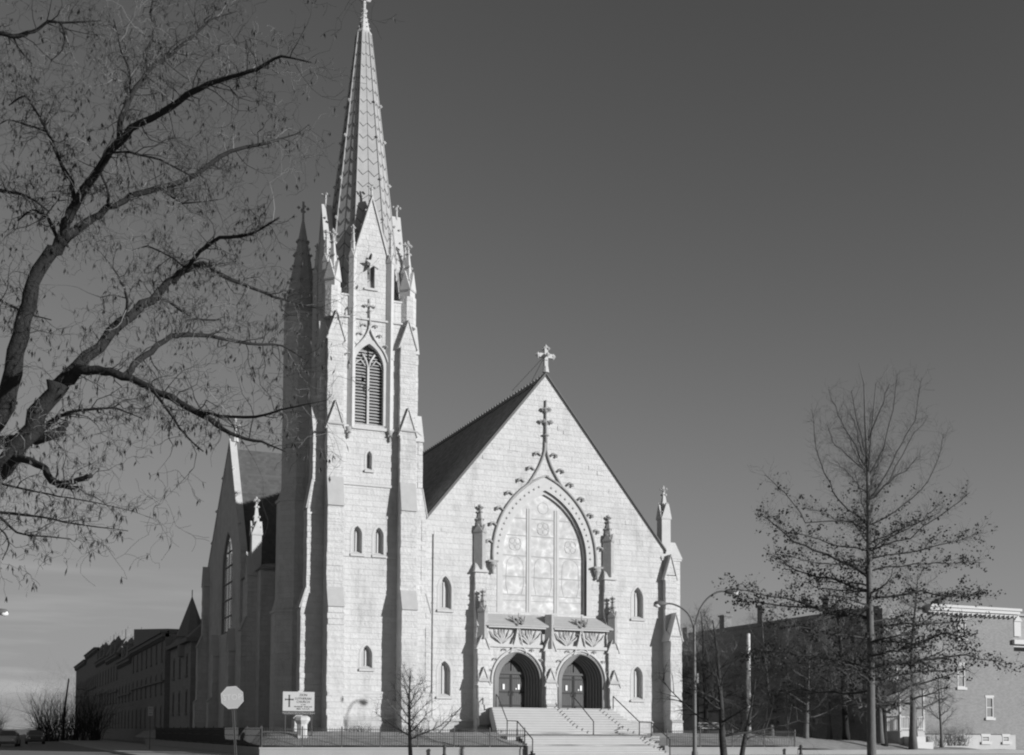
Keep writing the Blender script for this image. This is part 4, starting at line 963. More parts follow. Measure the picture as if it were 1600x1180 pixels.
LIMBS=[[(-37.53,-53.45,-0.1,0.48),(-37.42,-53.57,0.97,0.42),(-37.17,-53.74,2.17,0.38),(-36.6,-54.05,3.12,0.31),(-35.75,-54.47,4.17,0.26),(-34.95,-54.88,5.23,0.24),(-34.42,-55.15,5.86,0.21),(-34.07,-55.34,6.48,0.2),(-33.8,-55.48,6.99,0.18)],
[(-33.8,-55.48,6.99,0.16),(-33.39,-55.47,7.48,0.13),(-32.85,-55.3,8.11,0.115),(-32.39,-55.1,8.69,0.1),(-32.04,-55.06,9.1,0.085),(-31.81,-55.06,9.29,0.07)],
[(-31.81,-55.06,9.29,0.055),(-31.53,-54.97,9.47,0.05),(-31.21,-54.78,9.39,0.045),(-30.62,-54.59,9.3,0.035),(-30.09,-54.48,9.21,0.025),(-29.29,-54.28,9.2,0.01)],
[(-31.81,-55.06,9.29,0.05),(-31.67,-55.46,9.45,0.04),(-31.43,-55.89,9.56,0.035),(-31.01,-56.39,9.5,0.03),(-30.69,-56.97,9.6,0.015)],
[(-33.8,-55.48,6.99,0.14),(-33.58,-55.69,7.12,0.12),(-33.28,-56.04,7.12,0.1),(-33.01,-56.26,7.05,0.09),(-32.77,-56.46,6.91,0.085),(-32.44,-56.7,6.71,0.075),(-31.97,-57.09,6.39,0.06),(-31.65,-57.43,6.11,0.05),(-31.38,-57.54,5.94,0.035),(-31.06,-57.77,5.84,0.025),(-30.75,-58,5.67,0.01)],
[(-32.88,-56.31,6.98,0.08),(-32.74,-56.16,7.21,0.075),(-32.48,-56.08,7.49,0.06),(-32.16,-56.02,7.81,0.05),(-31.54,-55.85,7.95,0.04),(-30.87,-55.7,7.94,0.03),(-30.3,-55.51,8.05,0.02),(-29.83,-55.27,7.93,0.01)],
[(-31.97,-57.09,6.39,0.03),(-31.64,-57.66,6.19,0.03),(-31.24,-58.26,6.07,0.025),(-30.95,-58.6,6.13,0.018),(-30.5,-59.02,6.19,0.008)],
[(-32.49,-56.68,6.71,0.03),(-32.31,-56.95,6.38,0.025),(-32.08,-57.24,5.95,0.02),(-31.86,-57.53,5.67,0.01)],
[(-37.26,-53.69,1.87,0.34),(-36.5,-52.7,3.6,0.3),(-35.4,-52.55,5.78,0.27),(-34.67,-52.93,6.88,0.24),(-34.42,-53.09,7.77,0.21),(-34.3,-53.2,8.66,0.19),(-34.12,-53.32,9.32,0.17),(-33.87,-53.45,9.82,0.16),(-33.69,-53.54,10.04,0.15)],
[(-33.69,-53.54,10.04,0.12),(-33.38,-53.48,10.4,0.1),(-32.98,-53.45,10.76,0.085),(-32.58,-53.43,11.06,0.075),(-32.09,-53.43,11.29,0.06),(-31.46,-53.51,11.65,0.05),(-30.87,-53.47,12.21,0.045),(-30.16,-53.46,12.52,0.03),(-29.55,-53.31,12.89,0.01)],
[(-33.69,-53.54,10.04,0.12),(-33.61,-53.82,10.34,0.12),(-33.51,-54.09,10.61,0.11),(-33.24,-54.55,10.93,0.1),(-32.98,-55.01,11.25,0.09),(-32.71,-55.35,11.43,0.08),(-32.42,-55.7,11.5,0.07),(-32.04,-56.2,11.65,0.06),(-31.77,-56.64,11.68,0.05),(-31.46,-56.99,11.69,0.04),(-31.14,-57.35,11.7,0.035),(-30.84,-57.7,11.79,0.025),(-30.47,-58.06,11.59,0.01)],
[(-32.95,-55.03,11.3,0.07),(-32.9,-54.86,11.74,0.06),(-32.74,-54.74,12.22,0.05),(-32.48,-54.66,12.74,0.045),(-32.12,-54.62,13.14,0.04),(-31.75,-54.59,13.56,0.035),(-31.44,-54.53,13.96,0.025),(-30.98,-54.53,14.24,0.01)],
[(-32.48,-54.66,12.74,0.03),(-32.49,-54.47,13.2,0.028),(-32.37,-54.43,13.53,0.025),(-32.41,-54.33,13.97,0.02),(-32.36,-54.38,14.41,0.012)],
[(-32.74,-54.74,12.22,0.025),(-32.81,-55.05,12.49,0.022),(-32.95,-55.22,12.69,0.02),(-33.1,-55.4,13.1,0.01)],
[(-33.26,-54.54,10.9,0.03),(-33.14,-54.93,11.06,0.02),(-32.78,-54.87,11.18,0.025),(-32.26,-54.77,11.2,0.02),(-31.66,-54.69,11.03,0.015)],
[(-33.54,-54.07,10.5,0.05),(-33.6,-53.86,10.95,0.045),(-33.81,-53.58,11.44,0.04),(-33.95,-53.33,11.9,0.035),(-34.08,-53.08,12.28,0.03),(-34.36,-52.78,12.84,0.025),(-34.63,-52.44,12.77,0.012)],
[(-34.02,-53.2,12.06,0.02),(-34.3,-52.88,12.27,0.02),(-34.66,-52.52,12.45,0.015),(-35.09,-52,12.34,0.01)],
[(-33.77,-53.51,9.98,0.04),(-33.95,-53.25,10.51,0.04),(-34.2,-52.93,10.73,0.03),(-34.43,-52.61,10.62,0.012)],
[(-32.98,-53.45,10.76,0.035),(-32.97,-53.58,10.95,0.03),(-33.12,-53.65,11.3,0.025)],
[(-32.09,-53.43,11.29,0.02),(-31.74,-53.78,10.94,0.018),(-31.18,-54.12,10.97,0.01)],
[(-34.42,-55.15,5.86,0.09),(-34.19,-55.67,5.72,0.085),(-33.99,-56.07,5.49,0.08),(-33.84,-56.44,5.22,0.07),(-33.69,-56.62,5.21,0.05),(-33.54,-56.79,5.24,0.045),(-33.37,-56.97,5.29,0.04)],
[(-33.8,-56.46,5.2,0.045),(-33.64,-56.74,5.12,0.04),(-33.49,-56.91,5.11,0.03)],
[(-33.84,-56.45,5.26,0.02),(-33.81,-56.58,5.4,0.015),(-33.83,-56.58,5.53,0.01)],
[(-35.89,-51.31,6.78,0.2),(-34.61,-51.86,6.79,0.17),(-34.14,-52.28,6.79,0.15),(-33.69,-52.69,6.86,0.12),(-33.54,-52.87,6.99,0.05)],
[(-34.03,-54.26,6.48,0.07),(-33.8,-54.59,6.64,0.05),(-33.62,-54.89,6.69,0.035),(-33.3,-55.14,6.72,0.025),(-32.93,-55.4,6.72,0.02),(-32.54,-55.66,6.53,0.006)],
[(-35.38,-54.11,13.26,0.06),(-34.89,-54.31,13.07,0.05),(-34.6,-54.43,12.98,0.045),(-34.29,-54.57,13.06,0.035),(-34.07,-54.67,13.23,0.03),(-33.73,-54.81,13.21,0.02),(-33.27,-55.01,13.25,0.008)],
[(-34.6,-54.43,12.98,0.02),(-34.47,-54.26,12.85,0.02),(-34.29,-54.11,12.75,0.008)],
[(-33.88,-54.75,13.22,0.03),(-33.81,-54.77,13.01,0.028),(-33.84,-54.74,12.76,0.015),(-34.01,-54.66,12.58,0.006)],
[(-35.9,-55.56,5.18,0.08),(-35.1,-56.1,4.86,0.06),(-34.58,-56.53,4.73,0.03),(-34.07,-56.96,4.64,0.02),(-33.57,-57.38,4.49,0.014),(-32.92,-57.87,4.37,0.005)],
[(-35.6,-56.22,4.89,0.06),(-34.91,-56.82,4.66,0.04),(-34.57,-57.18,4.54,0.025),(-34.36,-57.25,4.34,0.02),(-34.08,-57.59,4.26,0.014),(-33.68,-57.97,4.19,0.008)],
[(-35.56,-53.57,5.79,0.06),(-34.79,-53.89,5.66,0.03),(-34.2,-54.35,5.49,0.02),(-33.73,-54.76,5.35,0.016),(-33.17,-55.2,5.21,0.01),(-32.62,-55.64,5.03,0.004)],
[(-35.06,-56.95,4.26,0.03),(-34.57,-57.17,4.39,0.018),(-34.45,-57.21,4.18,0.014),(-34.53,-57.16,3.95,0.006)],
[(-35.55,-51.65,9.91,0.06),(-34.68,-51.99,9.34,0.03),(-34.2,-52.6,8.97,0.02),(-33.84,-52.97,8.79,0.01)],
[(-35.39,-51.28,11.52,0.05),(-34.74,-51.77,11.46,0.04),(-34.31,-52.27,11.25,0.03),(-33.93,-52.62,10.88,0.015)],
[(-31.81,-55.06,9.29,0.02),(-32.1,-54.84,9.56,0.02),(-32.4,-54.51,9.78,0.016),(-32.64,-54.3,9.74,0.008)],
[(-32.39,-55.1,8.69,0.04),(-32.08,-54.8,8.79,0.035),(-31.64,-54.54,8.62,0.025),(-31.12,-54.34,8.74,0.015)],
[(-32.85,-55.3,8.11,0.03),(-32.8,-55.67,8.4,0.028),(-32.93,-55.96,8.59,0.02),(-33.13,-56.1,8.81,0.012)]]


def big_tree():
    r = random.Random(11)
    t = thing('spreading_tree', 'large bare tree with thick dark limbs and hanging seed pods at the left edge', 'tree', (-36.9, -53.4, 0))
    ends = []; bt = MB(); bd = MB(); bl = MB(); tw = [MB(), MB()]
    for li, L in enumerate(LIMBS):
        P = []; Rr = []
        for i in range(len(L)-1):
            p0, p1, p2, p3 = [Vector(L[max(0, min(len(L)-1, i+k))][:3]) for k in (-1, 0, 1, 2)]
            for s in (0, .35, .7):
                q = .5*((2*p1)+(p2-p0)*s+(2*p0-5*p1+4*p2-p3)*s*s+(3*p1-p0-3*p2+p3)*s**3)*.5+p1.lerp(p2, s)*.5; rr = L[i][3]*(1-s)+L[i+1][3]*s
                P.append(q+jit(r, min(.05, rr*.35))); Rr.append(max(rr, .007)*(.8 if rr < .07 else .70)*r.uniform(.93, 1.08))
        P.append(Vector(L[-1][:3])); Rr.append(max(L[-1][3], .006))
        big = max(Rr) > .1
        (bt if max(Rr) > .15 else bd).tube(P, Rr, 12 if big else 7)
        for i in range(1, len(P)):
            seg = (P[i]-P[i-1]); Ls = seg.length
            if Rr[i] > .11: k = 1.5
            elif Rr[i] > .05: k = 4.6
            else: k = 9.0
            m_ = int(k*Ls+r.random())
            for _ in range(m_):
                q = P[i-1].lerp(P[i], r.random()); dd = seg.normalized(); sd_ = dd.cross(jit(r, 1)).normalized()
                dl = (dd*r.uniform(.3, 1.0)+sd_+Vector((0, 0, .12))).normalized()
                ll = r.uniform(.35, 1.15)*(1.15 if Rr[i] < .06 else .8)
                if q.z < 6.2 and r.random() < .5: continue
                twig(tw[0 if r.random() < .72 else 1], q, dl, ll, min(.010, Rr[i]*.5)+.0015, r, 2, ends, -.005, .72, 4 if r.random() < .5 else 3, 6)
    bt.build('trunk', BARK, t); bd.build('limb', BARK, t); tw[0].build('twigs', TWIG, t); tw[1].build('sun_painted_twigs', TWIGL, t)  # paler share of the twigs has sunlight put into its bark colour
    b = MB()
    for p, d in ends:
        if r.random() < .19:
            k = r.choice((1, 2, 3, 4))
            for _ in range(k):
                L = r.uniform(.06, .13); w = r.uniform(.008, .016); q = p+jit(r, .012); a = r.uniform(0, pi); v = Vector((cos(a), sin(a), 0))*w; dn = (Vector((0, 0, -1))+jit(r, .45)).normalized()
                b.add([q-v*.3, q+dn*L*.5-v, q+dn*L+v*.6, q+dn*L*.5+v*1.1], [(0, 1, 2, 3)])
    b.build('seed_pods', PODM, t); return t
big_tree()

OAK=[[(-4.85,-39.44,5.99),(-6.38,-39.25,6.06),(-8.15,-38.98,6.47),(-10.32,-38.53,6.76)],
[(-4.84,-39.43,5.8),(-6.29,-38.77,6.22),(-8,-37.97,6.36),(-9.28,-37.36,6.51)],
[(-4.9,-39.51,7.41),(-6.49,-39.06,8.21),(-7.68,-38.74,8.65),(-8.55,-38.59,9.32),(-8.97,-38.59,9.53)],
[(-4.93,-39.56,8.31),(-6.07,-38.91,8.61),(-7.52,-38.14,9.11),(-8.1,-37.74,9.56)],
[(-4.96,-39.6,9.26),(-5.91,-39.1,10.27),(-6.28,-38.84,11.25),(-6.54,-38.62,12.24),(-6.64,-38.51,13.72)],
[(-4.97,-39.61,9.49),(-7.5,-39.28,9.29),(-8.69,-39.58,10.2),(-9.75,-39.92,10.69)],
[(-5.02,-39.7,11.2),(-6.33,-40.02,11.73),(-7.26,-40.49,12),(-7.91,-41.08,12.38)],
[(-5.03,-39.7,11.32),(-5.4,-39.05,12.75),(-5.41,-38.51,13.61),(-5.41,-37.99,14.73)],
[(-4.91,-39.53,7.76),(-6.96,-39.29,7.79),(-8.81,-39.14,8.03)],
[(-4.82,-39.4,5.04),(-6.93,-39.21,5.33),(-9.03,-39.03,5.57)],
[(-4.88,-39.48,6.82),(-5.64,-38.33,7.38),(-6.51,-37.13,7.84),(-6.62,-36.25,8.45)],
[(-4.79,-39.35,4.09),(-6.31,-38.77,4.32),(-7.87,-38.17,4.54),(-8.76,-37.83,4.3)],
[(-4.99,-39.65,10.25),(-3.92,-39.57,11.08),(-2.93,-39.51,12.65),(-1.9,-39.43,13.76)],
[(-4.99,-39.65,10.2),(-4.42,-39.99,11.2),(-3.92,-40.3,12.38),(-3.53,-40.55,13.2),(-3.37,-40.74,14.73)],
[(-4.96,-39.6,9.26),(-3.92,-39.9,9.81),(-2.95,-40.18,10.68),(-2.31,-40.34,11.8),(-2,-40.36,12.85)],
[(-4.93,-39.56,8.31),(-3.95,-40.61,8.75),(-2.88,-41.74,9.82),(-2.77,-42.42,10.18)],
[(-4.92,-39.54,8.07),(-2.97,-40.16,8.4),(-1.5,-40.57,8.8),(-0.58,-40.75,9.15)],
[(-4.9,-39.52,7.6),(-2.91,-39.75,7.97),(-1.39,-39.77,8.06),(0.17,-39.8,8.18)],
[(-4.87,-39.47,6.58),(-3.05,-40.22,6.83),(-1.93,-40.65,6.72),(-1.14,-40.95,6.73)],
[(-4.84,-39.42,5.56),(-2.64,-39.74,5.7),(-0.67,-39.96,5.88)],
[(-4.79,-39.35,4.05),(-2.81,-39.91,4.31),(-1.08,-40.36,4.5),(0.64,-40.78,4.22)],
[(-4.82,-39.39,4.97),(-3.73,-40.61,4.88),(-3.17,-41.63,5.18),(-3,-42.45,4.99)],
[(-4.77,-39.33,3.57),(-2.78,-39.52,3.85),(-0.78,-39.7,4.03)],
[(-5.02,-39.69,11.08),(-4.43,-39.85,12.18),(-4.05,-39.95,13.65),(-3.83,-39.97,15)],
[(-5.04,-39.72,11.67),(-5.74,-40.02,12.97),(-6.29,-40.37,14)],
[(-5.06,-39.75,12.38),(-5.43,-40.88,13.27),(-5.89,-41.95,13.87)],
[(-4.94,-39.58,8.83),(-4.98,-38.66,9.57),(-4.77,-37.83,10.09)],
[(-4.94,-39.57,8.59),(-4.04,-40.03,9.06),(-3.42,-40.35,9.3),(-2.6,-40.78,9.77)]]

def oak():
    r = random.Random(4)
    t = thing('pin_oak', 'tall cone shaped oak with dry leaves clinging to its lower branches', 'tree', (-4.6, -39.2, 0))
    b = MB(); T = [(-4.58, -39.2, -.1), (-4.6, -39.2, .49), (-4.69, -39.31, 2.67), (-4.77, -39.42, 5.04), (-4.88, -39.52, 7.41), (-4.97, -39.63, 9.78), (-5.03, -39.69, 11.2), (-5.17, -39.75, 13.09), (-5.25, -39.81, 14.51), (-5.45, -39.77, 15.27)]
    b.tube(T, [.23, .175, .15, .135, .115, .085, .065, .035, .022, .008], 9)
    b.tube([(-5.03, -39.69, 11.08), (-4.93, -39.86, 13.09), (-4.84, -39.98, 14.52), (-4.31, -40.25, 15.23)], [.045, .027, .017, .007], 6); b.build('trunk', BARKG, t)
    bb = MB(); tb = MB(); ends = []; brs = [[Vector(p) for p in B] for B in OAK]
    for i in range(34):   # branches towards and away from the street, like those seen in profile
        z = 2.9+i*.26; a = r.choice((0, pi))+r.uniform(-.95, .95)+pi/2-.4
        L = max(1.1, 5.5-abs(z-3.8)*.42)*r.uniform(.75, 1.05); up = .02 if z < 6 else (z-6)*.17
        d = Vector((cos(a), sin(a), up)).normalized(); p = Vector((-4.58-.042*z, -39.18-.048*z, z)); B = [p]
        for k in range(4): d = (d+jit(r, .16)+Vector((0, 0, .05 if z > 6.5 else 0))).normalized(); p = p+d*L/4; B.append(p)
        brs.append(B)
    for bi, B in enumerate(brs):
        n = len(B); L = sum((B[i+1]-B[i]).length for i in range(n-1)); P = []
        for i in range(n-1):
            for s in (0, .33, .66): P.append(B[i].lerp(B[i+1], s)+jit(r, .05))
        P.append(B[-1]); r0 = (.02+.0055*L)*(1.0 if B[0].z < 7.5 else .48)
        if bi >= len(OAK): r0 *= .8
        bb.tube(P, [r0*(1-i/(len(P)+.3))+.006 for i in range(len(P))], 5)
        for i in range(1, len(P)):
            for _ in range(5 if P[i].z > 9.2 else 3 if bi >= len(OAK) else 8):
                dd = (P[i]-P[i-1]).normalized(); s_ = dd.cross(jit(r, 1)).normalized(); s_.z = s_.z*(.35 if P[i].z < 8 else .7)+.06; q = P[i-1].lerp(P[i], r.random()); e2 = []
                twig(tb, q, (dd*.8+s_).normalized(), r.uniform(.25, .75), .007 if P[i].z < 9 else .0045, r, 1, e2, .14 if P[i].z > 8 else 0, .25, 3, 3)
                if q.z < (10.6 if bi < len(OAK) or r.random() < .35 else 0): ends += [(e, d_, i/len(P), q) for e, d_ in e2]
    bb.build('branches', TWIG, t); tb.build('twigs', TWIG, t)
    lf = MB()
    for e, d_, u, q in ends:
        dens = .95 if q.z < 7.6 else .55*max(0, (10.6-q.z)/3)+.04
        if r.random() > dens: continue
        for _ in range(r.randint(1, 5)):
            c = e+jit(r, .09); w = r.uniform(.03, .06); a = Vector((r.uniform(-1, 1), r.uniform(-1, 1), r.uniform(-1, .4))).normalized(); v = a.cross(jit(r, 1)).normalized()
            lf.add([c-v*w*.5, c+a*w*.6-v*w*.9, c+a*w*1.6, c+a*w*.6+v*w*.8, c+v*w*.4], [(0, 1, 2, 3, 4)])
    lf.build('leaves', LEAFM, t); return t
oak()

def bare_tree(name, x, y, z, H, r0, label, seed, lean=(0, 0), first=.25, nb=16, spread=.5, bark=BARKG, tw=TWIG, fork=None, leaves=0, tl=1.0, group=None, hor=.7, side=None):
    r = random.Random(seed); t = thing(name, label, 'tree', (x, y, z), group)
    b = MB(); T = []; n = 9; p = Vector((x, y, z-.15)); d = Vector((lean[0], lean[1], 1)).normalized()
    for i in range(n+1): T.append(p.copy()); d = (d+jit(r, .05)+Vector((0, 0, .05))).normalized(); p = p+d*(H/n)
    rad = [r0*(1-i/(n+.4))**.9+.01 for i in range(n+1)]; rad[0] *= 1.3
    b.tube(T, rad, 8)
    ends = []; bb = MB(); tb = MB()
    for k in range(nb):
        u = first+(1-first)*(k+.5)/nb; i = min(n-1, int(u*n)); q = T[i].lerp(T[i+1], u*n-i)
        a = k*2.4+r.uniform(-.4, .4)
        if side is not None and r.random() < .6: a = side+r.uniform(-.5, .5)
        L = H*spread*(1.15-u)*r.uniform(.7, 1.1)+.3
        d = Vector((cos(a), sin(a), hor*(.3+u))).normalized(); P = [q]
        for j in range(5): d = (d+jit(r, .2)+Vector((0, 0, .07))).normalized(); P.append(P[-1]+d*L/5)
        rb = max(.008, r0*.42*(1.1-u)); bb.tube(P, [rb*(1-j/5.4)+.004 for j in range(6)], 5)
        for j in range(1, 6):
            for _ in range(int(3*tl+r.random())):
                dd = (P[j]-P[j-1]).normalized(); s_ = dd.cross(jit(r, 1)).normalized()
                twig(tb, P[j-1].lerp(P[j], r.random()), (dd*.8+s_+Vector((0, 0, .2))).normalized(), L*r.uniform(.18, .42), max(.005, rb*.4), r, 2 if H > 6 else 1, ends, .03, .28, 3, 3)
    b.build('trunk', bark, t); bb.build('branches', bark, t); tb.build('twigs', tw, t)
    if leaves:
        lf = MB()
        for e, d_ in ends:
            if r.random() < leaves:
                w = .05; c = e; a = jit(r, 1).normalized(); v = a.cross(jit(r, 1)).normalized(); lf.add([c, c+a*w-v*w*.7, c+a*w*1.8, c+a*w+v*w*.7], [(0, 1, 2, 3)])
        lf.build('leaves', LEAFM, t)
    return t
bare_tree('young_tree', -17.1, -22.9, 0, 4.2, .11, 'small bare young tree standing in front of the iron fence left of the steps', 21, (-.05, 0), .3, 18, .58, BARKG, BARKG, tl=1.8, hor=.8)
bare_tree('low_tree', -5.6, -31.0, 0, 6.6, .17, 'bare low-branched tree beside the lamp pole with boughs reaching left across the church corner', 8, (-.1, 0), .22, 18, .55, TWIG, TWIG, side=pi+.42, hor=.5)
bare_tree('low_tree', -3.75, -29.3, 0, 4.2, .13, 'bare dark tree leaning right just right of the street lamp pole', 9, (.1, 0), .3, 10, .5, TWIG, TWIG)
bare_tree('park_tree', 26.2, -6.4, .6, 12.6, .25, 'bare dark-trunked tree just right of the leafy oak, before the brick house', 31, (0, 0), .22, 30, .5, BARKG, TWIG, hor=.35)
bare_tree('thin_tree', 19.0, -1.2, 1.15, 8.5, .16, 'slim bare tree with a pale trunk nearest the whitish pole', 41, (-.02, 0), .4, 18, .42, BARKG, TWIGL, hor=.9)
bare_tree('thin_tree', 21.6, -.6, 1.1, 7.5, .13, 'slim bare tree with a crooked pale trunk, second from the whitish pole', 42, (-.07, 0), .35, 16, .45, BARKG, TWIGL, hor=.8)
bare_tree('shade_tree', 23.0, -3.0, 1.0, 10.5, .24, 'bare double-stemmed tree in front of the dark house side', 43, (.02, 0), .33, 24, .5, BARK, TWIGL, hor=.6, leaves=.05)
bare_tree('shade_tree', 17.0, 6.5, 1.3, 10, .2, 'bare tree deep in the shade behind the whitish pole', 44, (0, 0), .25, 20, .5, BARK, TWIGL, hor=.5)
bare_tree('shade_tree', 24.4, -5.5, .8, 9.5, .2, 'bare twiggy tree directly behind the leafy oak trunk', 45, (0, 0), .3, 24, .5, BARK, TWIG, hor=.5)
bare_tree('corner_tree', 8.3, -34.2, 0, 3.9, .14, 'small dark pollarded tree at the right edge of the photo', 46, (.05, 0), .55, 6, .22, TWIG, TWIG, hor=1.2)
bare_tree('garden_tree', 29.2, -6.0, .7, 5.2, .12, 'thin bare sapling close in front of the brick wall', 47, (0, 0), .3, 12, .35, BARKG, TWIG, hor=.9)
for i, (x, y, H, lab) in enumerate([(13.6, 9.0, 9.5, 'bare tree close beside the church corner, before the dark house side'), (19.5, 12.0, 9.8, 'bare crooked tree half way along the dark house side'), (21.8, 4.5, 10.2, 'bare many-branched tree behind the two slim pale trunks'),
        (25.0, 1.5, 9.6, 'bare spreading tree against the dark house side near its front corner'), (18.2, -4.6, 7.6, 'small bare spreading tree in the middle of the side lawn'), (22.9, -6.9, 8.6, 'bare tree with low pale boughs left of the porch stoop')]):
    bare_tree('shade_tree', x, y, 1.0, H, .19, lab, 71+i, (rr0.uniform(-.08, .08), 0), .22, 26, .5, BARKG, TWIGL if i % 2 else TWIG, hor=.55, tl=2.2)
def shrub(x, y, z, H, Wd, label, seed, m=TWIG):
    r = random.Random(seed); t = thing('shrub', label, 'shrub', (x, y, z)); b = MB(); ends = []
    for i in range(int(60*Wd)):
        a = r.uniform(0, 2*pi); q = Vector((x+r.uniform(-1, 1)*Wd, y+r.uniform(-1, 1)*Wd*.4, z-.05)); twig(b, q, Vector((cos(a)*.35, sin(a)*.35, 1)).normalized(), H*r.uniform(.6, 1.1), .014+.005*H, r, 2, ends, .04, .22, 3, 4)
    b.build('stems', m, t); return t
shrub(31.8, -4.0, .7, 1.6, 1.6, 'dry bare shrub against the brick wall left of the small window', 51, BARKG)
shrub(-25.6, 88, 0, 6.8, 3.6, 'tall bare thicket at the left beside the dark terrace end', 52)
shrub(-39.8, 112, 0, 6.2, 5, 'dark tangled thicket left of the thin black pole', 53)
shrub(-36.5, 150, 0, 5.2, 3, 'low bare thicket behind the parked car at far left', 54)
bl_ = [(-19.9, -2.2), (-14.0, -3.4), (-10.1, -2.5), (-5.7, -1.9)]
for i, (x, y) in enumerate(bl_[1:3]): shrub(x, y, 1.45, .5, .7, ['low dry bush at the foot of the tower front', 'low dark bush in the angle of tower and nave'][i], 60+i)

# ================================================================== BUILDINGS ROUND ABOUT
def win(parent, M, x, z, w, h, gl=GLASS_D, tr=TRIM, arched=False, lint=.16):
    b = MB().frame(M); b.slab(rect(x-w/2, x+w/2, z, z+h), [rect(x-w/2+.08, x+w/2-.08, z+.08, z+h-.08)], -.06, .03); b.box(x-w/2+.08, x+w/2-.08, -.05, .0, z+h*.5-.04, z+h*.5+.04); o = b.build('window', tr, parent)
    b = MB().frame(M); b.box(x-w/2+.06, x+w/2-.06, -.10, -.055, z+.06, z+h-.06); b.build('pane', gl, o)
    b = MB().frame(M); b.box(x-w/2-.12, x+w/2+.12, -.02, .14, z-.2, z); b.build('sill', tr, o); b = MB().frame(M); b.box(x-w/2-.08, x+w/2+.08, -.02, .05, z+h, z+h+lint); b.build('lintel', tr, o)
    return o
def holed(b, M, x0, x1, z0, z1, ws, d=.35):
    b.frame(M).slab(rect(x0, x1, z0, z1), [rect(x-w/2+.01, x+w/2-.01, z+.01, z+h-.01) for x, z, w, h in ws], -d, 0); b.frame(None)
# brick house on the right
bh = thing('brick_house', 'tall brick house with white cornice and small white-trimmed windows at the right', 'house', (27.5, -2, .7))
FB = F((0, -2, 0), (1, 0, 0), (0, -1, 0)); X0, X1, Y1 = 27.3, 40.4, 26
ws = [(35.05, 9.05, .75, 1.35), (34.9, 5.2, .75, 1.75), (37.75, 2.85, .75, 1.6), (28.2, 5.0, .9, 1.7), (34.7, .95, .8, .45), (37.3, .95, .8, .45), (39.4, .95, .7, .45)]
b = MB(); holed(b, FB, X0, X1, 1.55, 11.1, [w for w in ws if w[1] > 1.5]); b.build('wall', BRICKM, bh)
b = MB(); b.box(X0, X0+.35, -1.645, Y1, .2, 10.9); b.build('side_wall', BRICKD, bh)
b = MB(); b.box(X1-.35, X1, -1.645, Y1, .2, 10.9); b.build('side_wall', BRICKM, bh)
b = MB(); b.box(X0+.35, X1-.35, Y1-.35, Y1, .2, 10.9); b.build('rear_wall', BRICKM, bh)
b = MB(); holed(b, FB, X0-.06, X1+.02, .2, 1.5, [w for w in ws if w[1] < 1.5]); b.build('foundation', RUBBLE, bh)
for i, w in enumerate(ws): win(bh, FB, w[0], w[1], w[2], w[3])
b = MB(); b.box(31.5, X1+.25, -2.5, -1.9, 11.1, 11.35); b.box(31.5, X1+.35, -2.62, -1.85, 11.35, 11.55); b.box(31.5, X1+.1, -2.3, -1.9, 10.95, 11.1)
for i in range(18): b.box(31.9+i*.48, 32.0+i*.48, -2.42, -2.0, 10.8, 11.0)
b.build('cornice', TRIM, bh)
b = MB(); b.hexa([(X0-.1, -1.9, 10.9), (X1, -1.9, 10.9), (X1, Y1, 10.9), (X0-.1, Y1, 10.9)], [(X0-.1, -1.7, 11.3), (X1, -1.7, 11.5), (X1, Y1, 11.4), (X0-.1, Y1, 11.2)])
rf_ = b.build('roof', DARKR, bh)
for (y, h) in ((20.3, 12.3), (14.2, 12.6), (5, 12.4)): b = MB(); b.box(X0+.1, X0+.9, y-.4, y+.4, 10.8, h); b.box(X0+.0, X0+1.0, y-.5, y+.5, h, h+.15); b.build('chimney', BRICKD, rf_)
b = MB(); b.lathe(36.2, 1.5, [(.9, 11.4), (.95, 11.9), (.75, 12.35), (.3, 12.6), (.02, 12.65)], 12); b.build('vent', DARKR, rf_); b = MB(); b.lathe(39, 1, [(.25, 11.4), (.3, 11.9), (.1, 12.0)], 8); b.build('vent', DARKR, rf_)
# mansard bay
b = MB(); b.box(X1, 46, -1.0, 12, .2, 9.0); b.build('bay_wall', BRICKM, bh)
b = MB(); b.hexa([(X1-.1, -2.0, 9.1), (46, -2.0, 9.1), (46, 12, 9.1), (X1-.1, 12, 9.1)], [(X1-.1, -.6, 11.2), (46, -.6, 11.2), (46, 12, 11.2), (X1-.1, 12, 11.2)]); b.box(X1-.05, 46, -.9, 12, 11.2, 11.4)
b.build('mansard', mat('pale mansard slate', .3, .8, noise=.1, nscale=2, kind='slate', brick=(.3, .22, .01), var=.2), bh)
b = MB(); b.box(X1-.2, 46, -2.3, -1.0, 8.75, 9.1); b.box(X1-.1, 46, -1.9, -1.0, 8.55, 8.75); b.build('bay_cornice', TRIM, bh)
b = MB(); b.hexa([(X1+.1, -2.0, 9.4), (X1+.8, -2.0, 9.4), (X1+.8, -1.2, 9.4), (X1+.1, -1.2, 9.4)], [(X1+.1, -2.0, 10.6), (X1+.8, -2.0, 10.6), (X1+.8, -1.0, 10.6), (X1+.1, -1.0, 10.6)]); b.slab([(X1, 10.6), (X1+.9, 10.6), (X1+.45, 11.1)], [], -2.1, -1.0); b.build('dormer', TRIM, bh)
# side wall facing the church: windows in the shade
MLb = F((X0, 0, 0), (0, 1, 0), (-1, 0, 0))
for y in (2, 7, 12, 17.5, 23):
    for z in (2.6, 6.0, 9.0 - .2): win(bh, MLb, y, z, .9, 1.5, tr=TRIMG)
# back wing, a little lower
b = MB(); b.box(X0+.6, X1, Y1+.05, 36, .2, 10.3); b.build('back_wing', BRICKD, bh)
for y, h in ((27.3, 11.9), (33, 11.4)): b = MB(); b.box(X0+.6, X0+1.3, y, y+.8, 10.3, h); b.build('chimney', BRICKD, rf_)
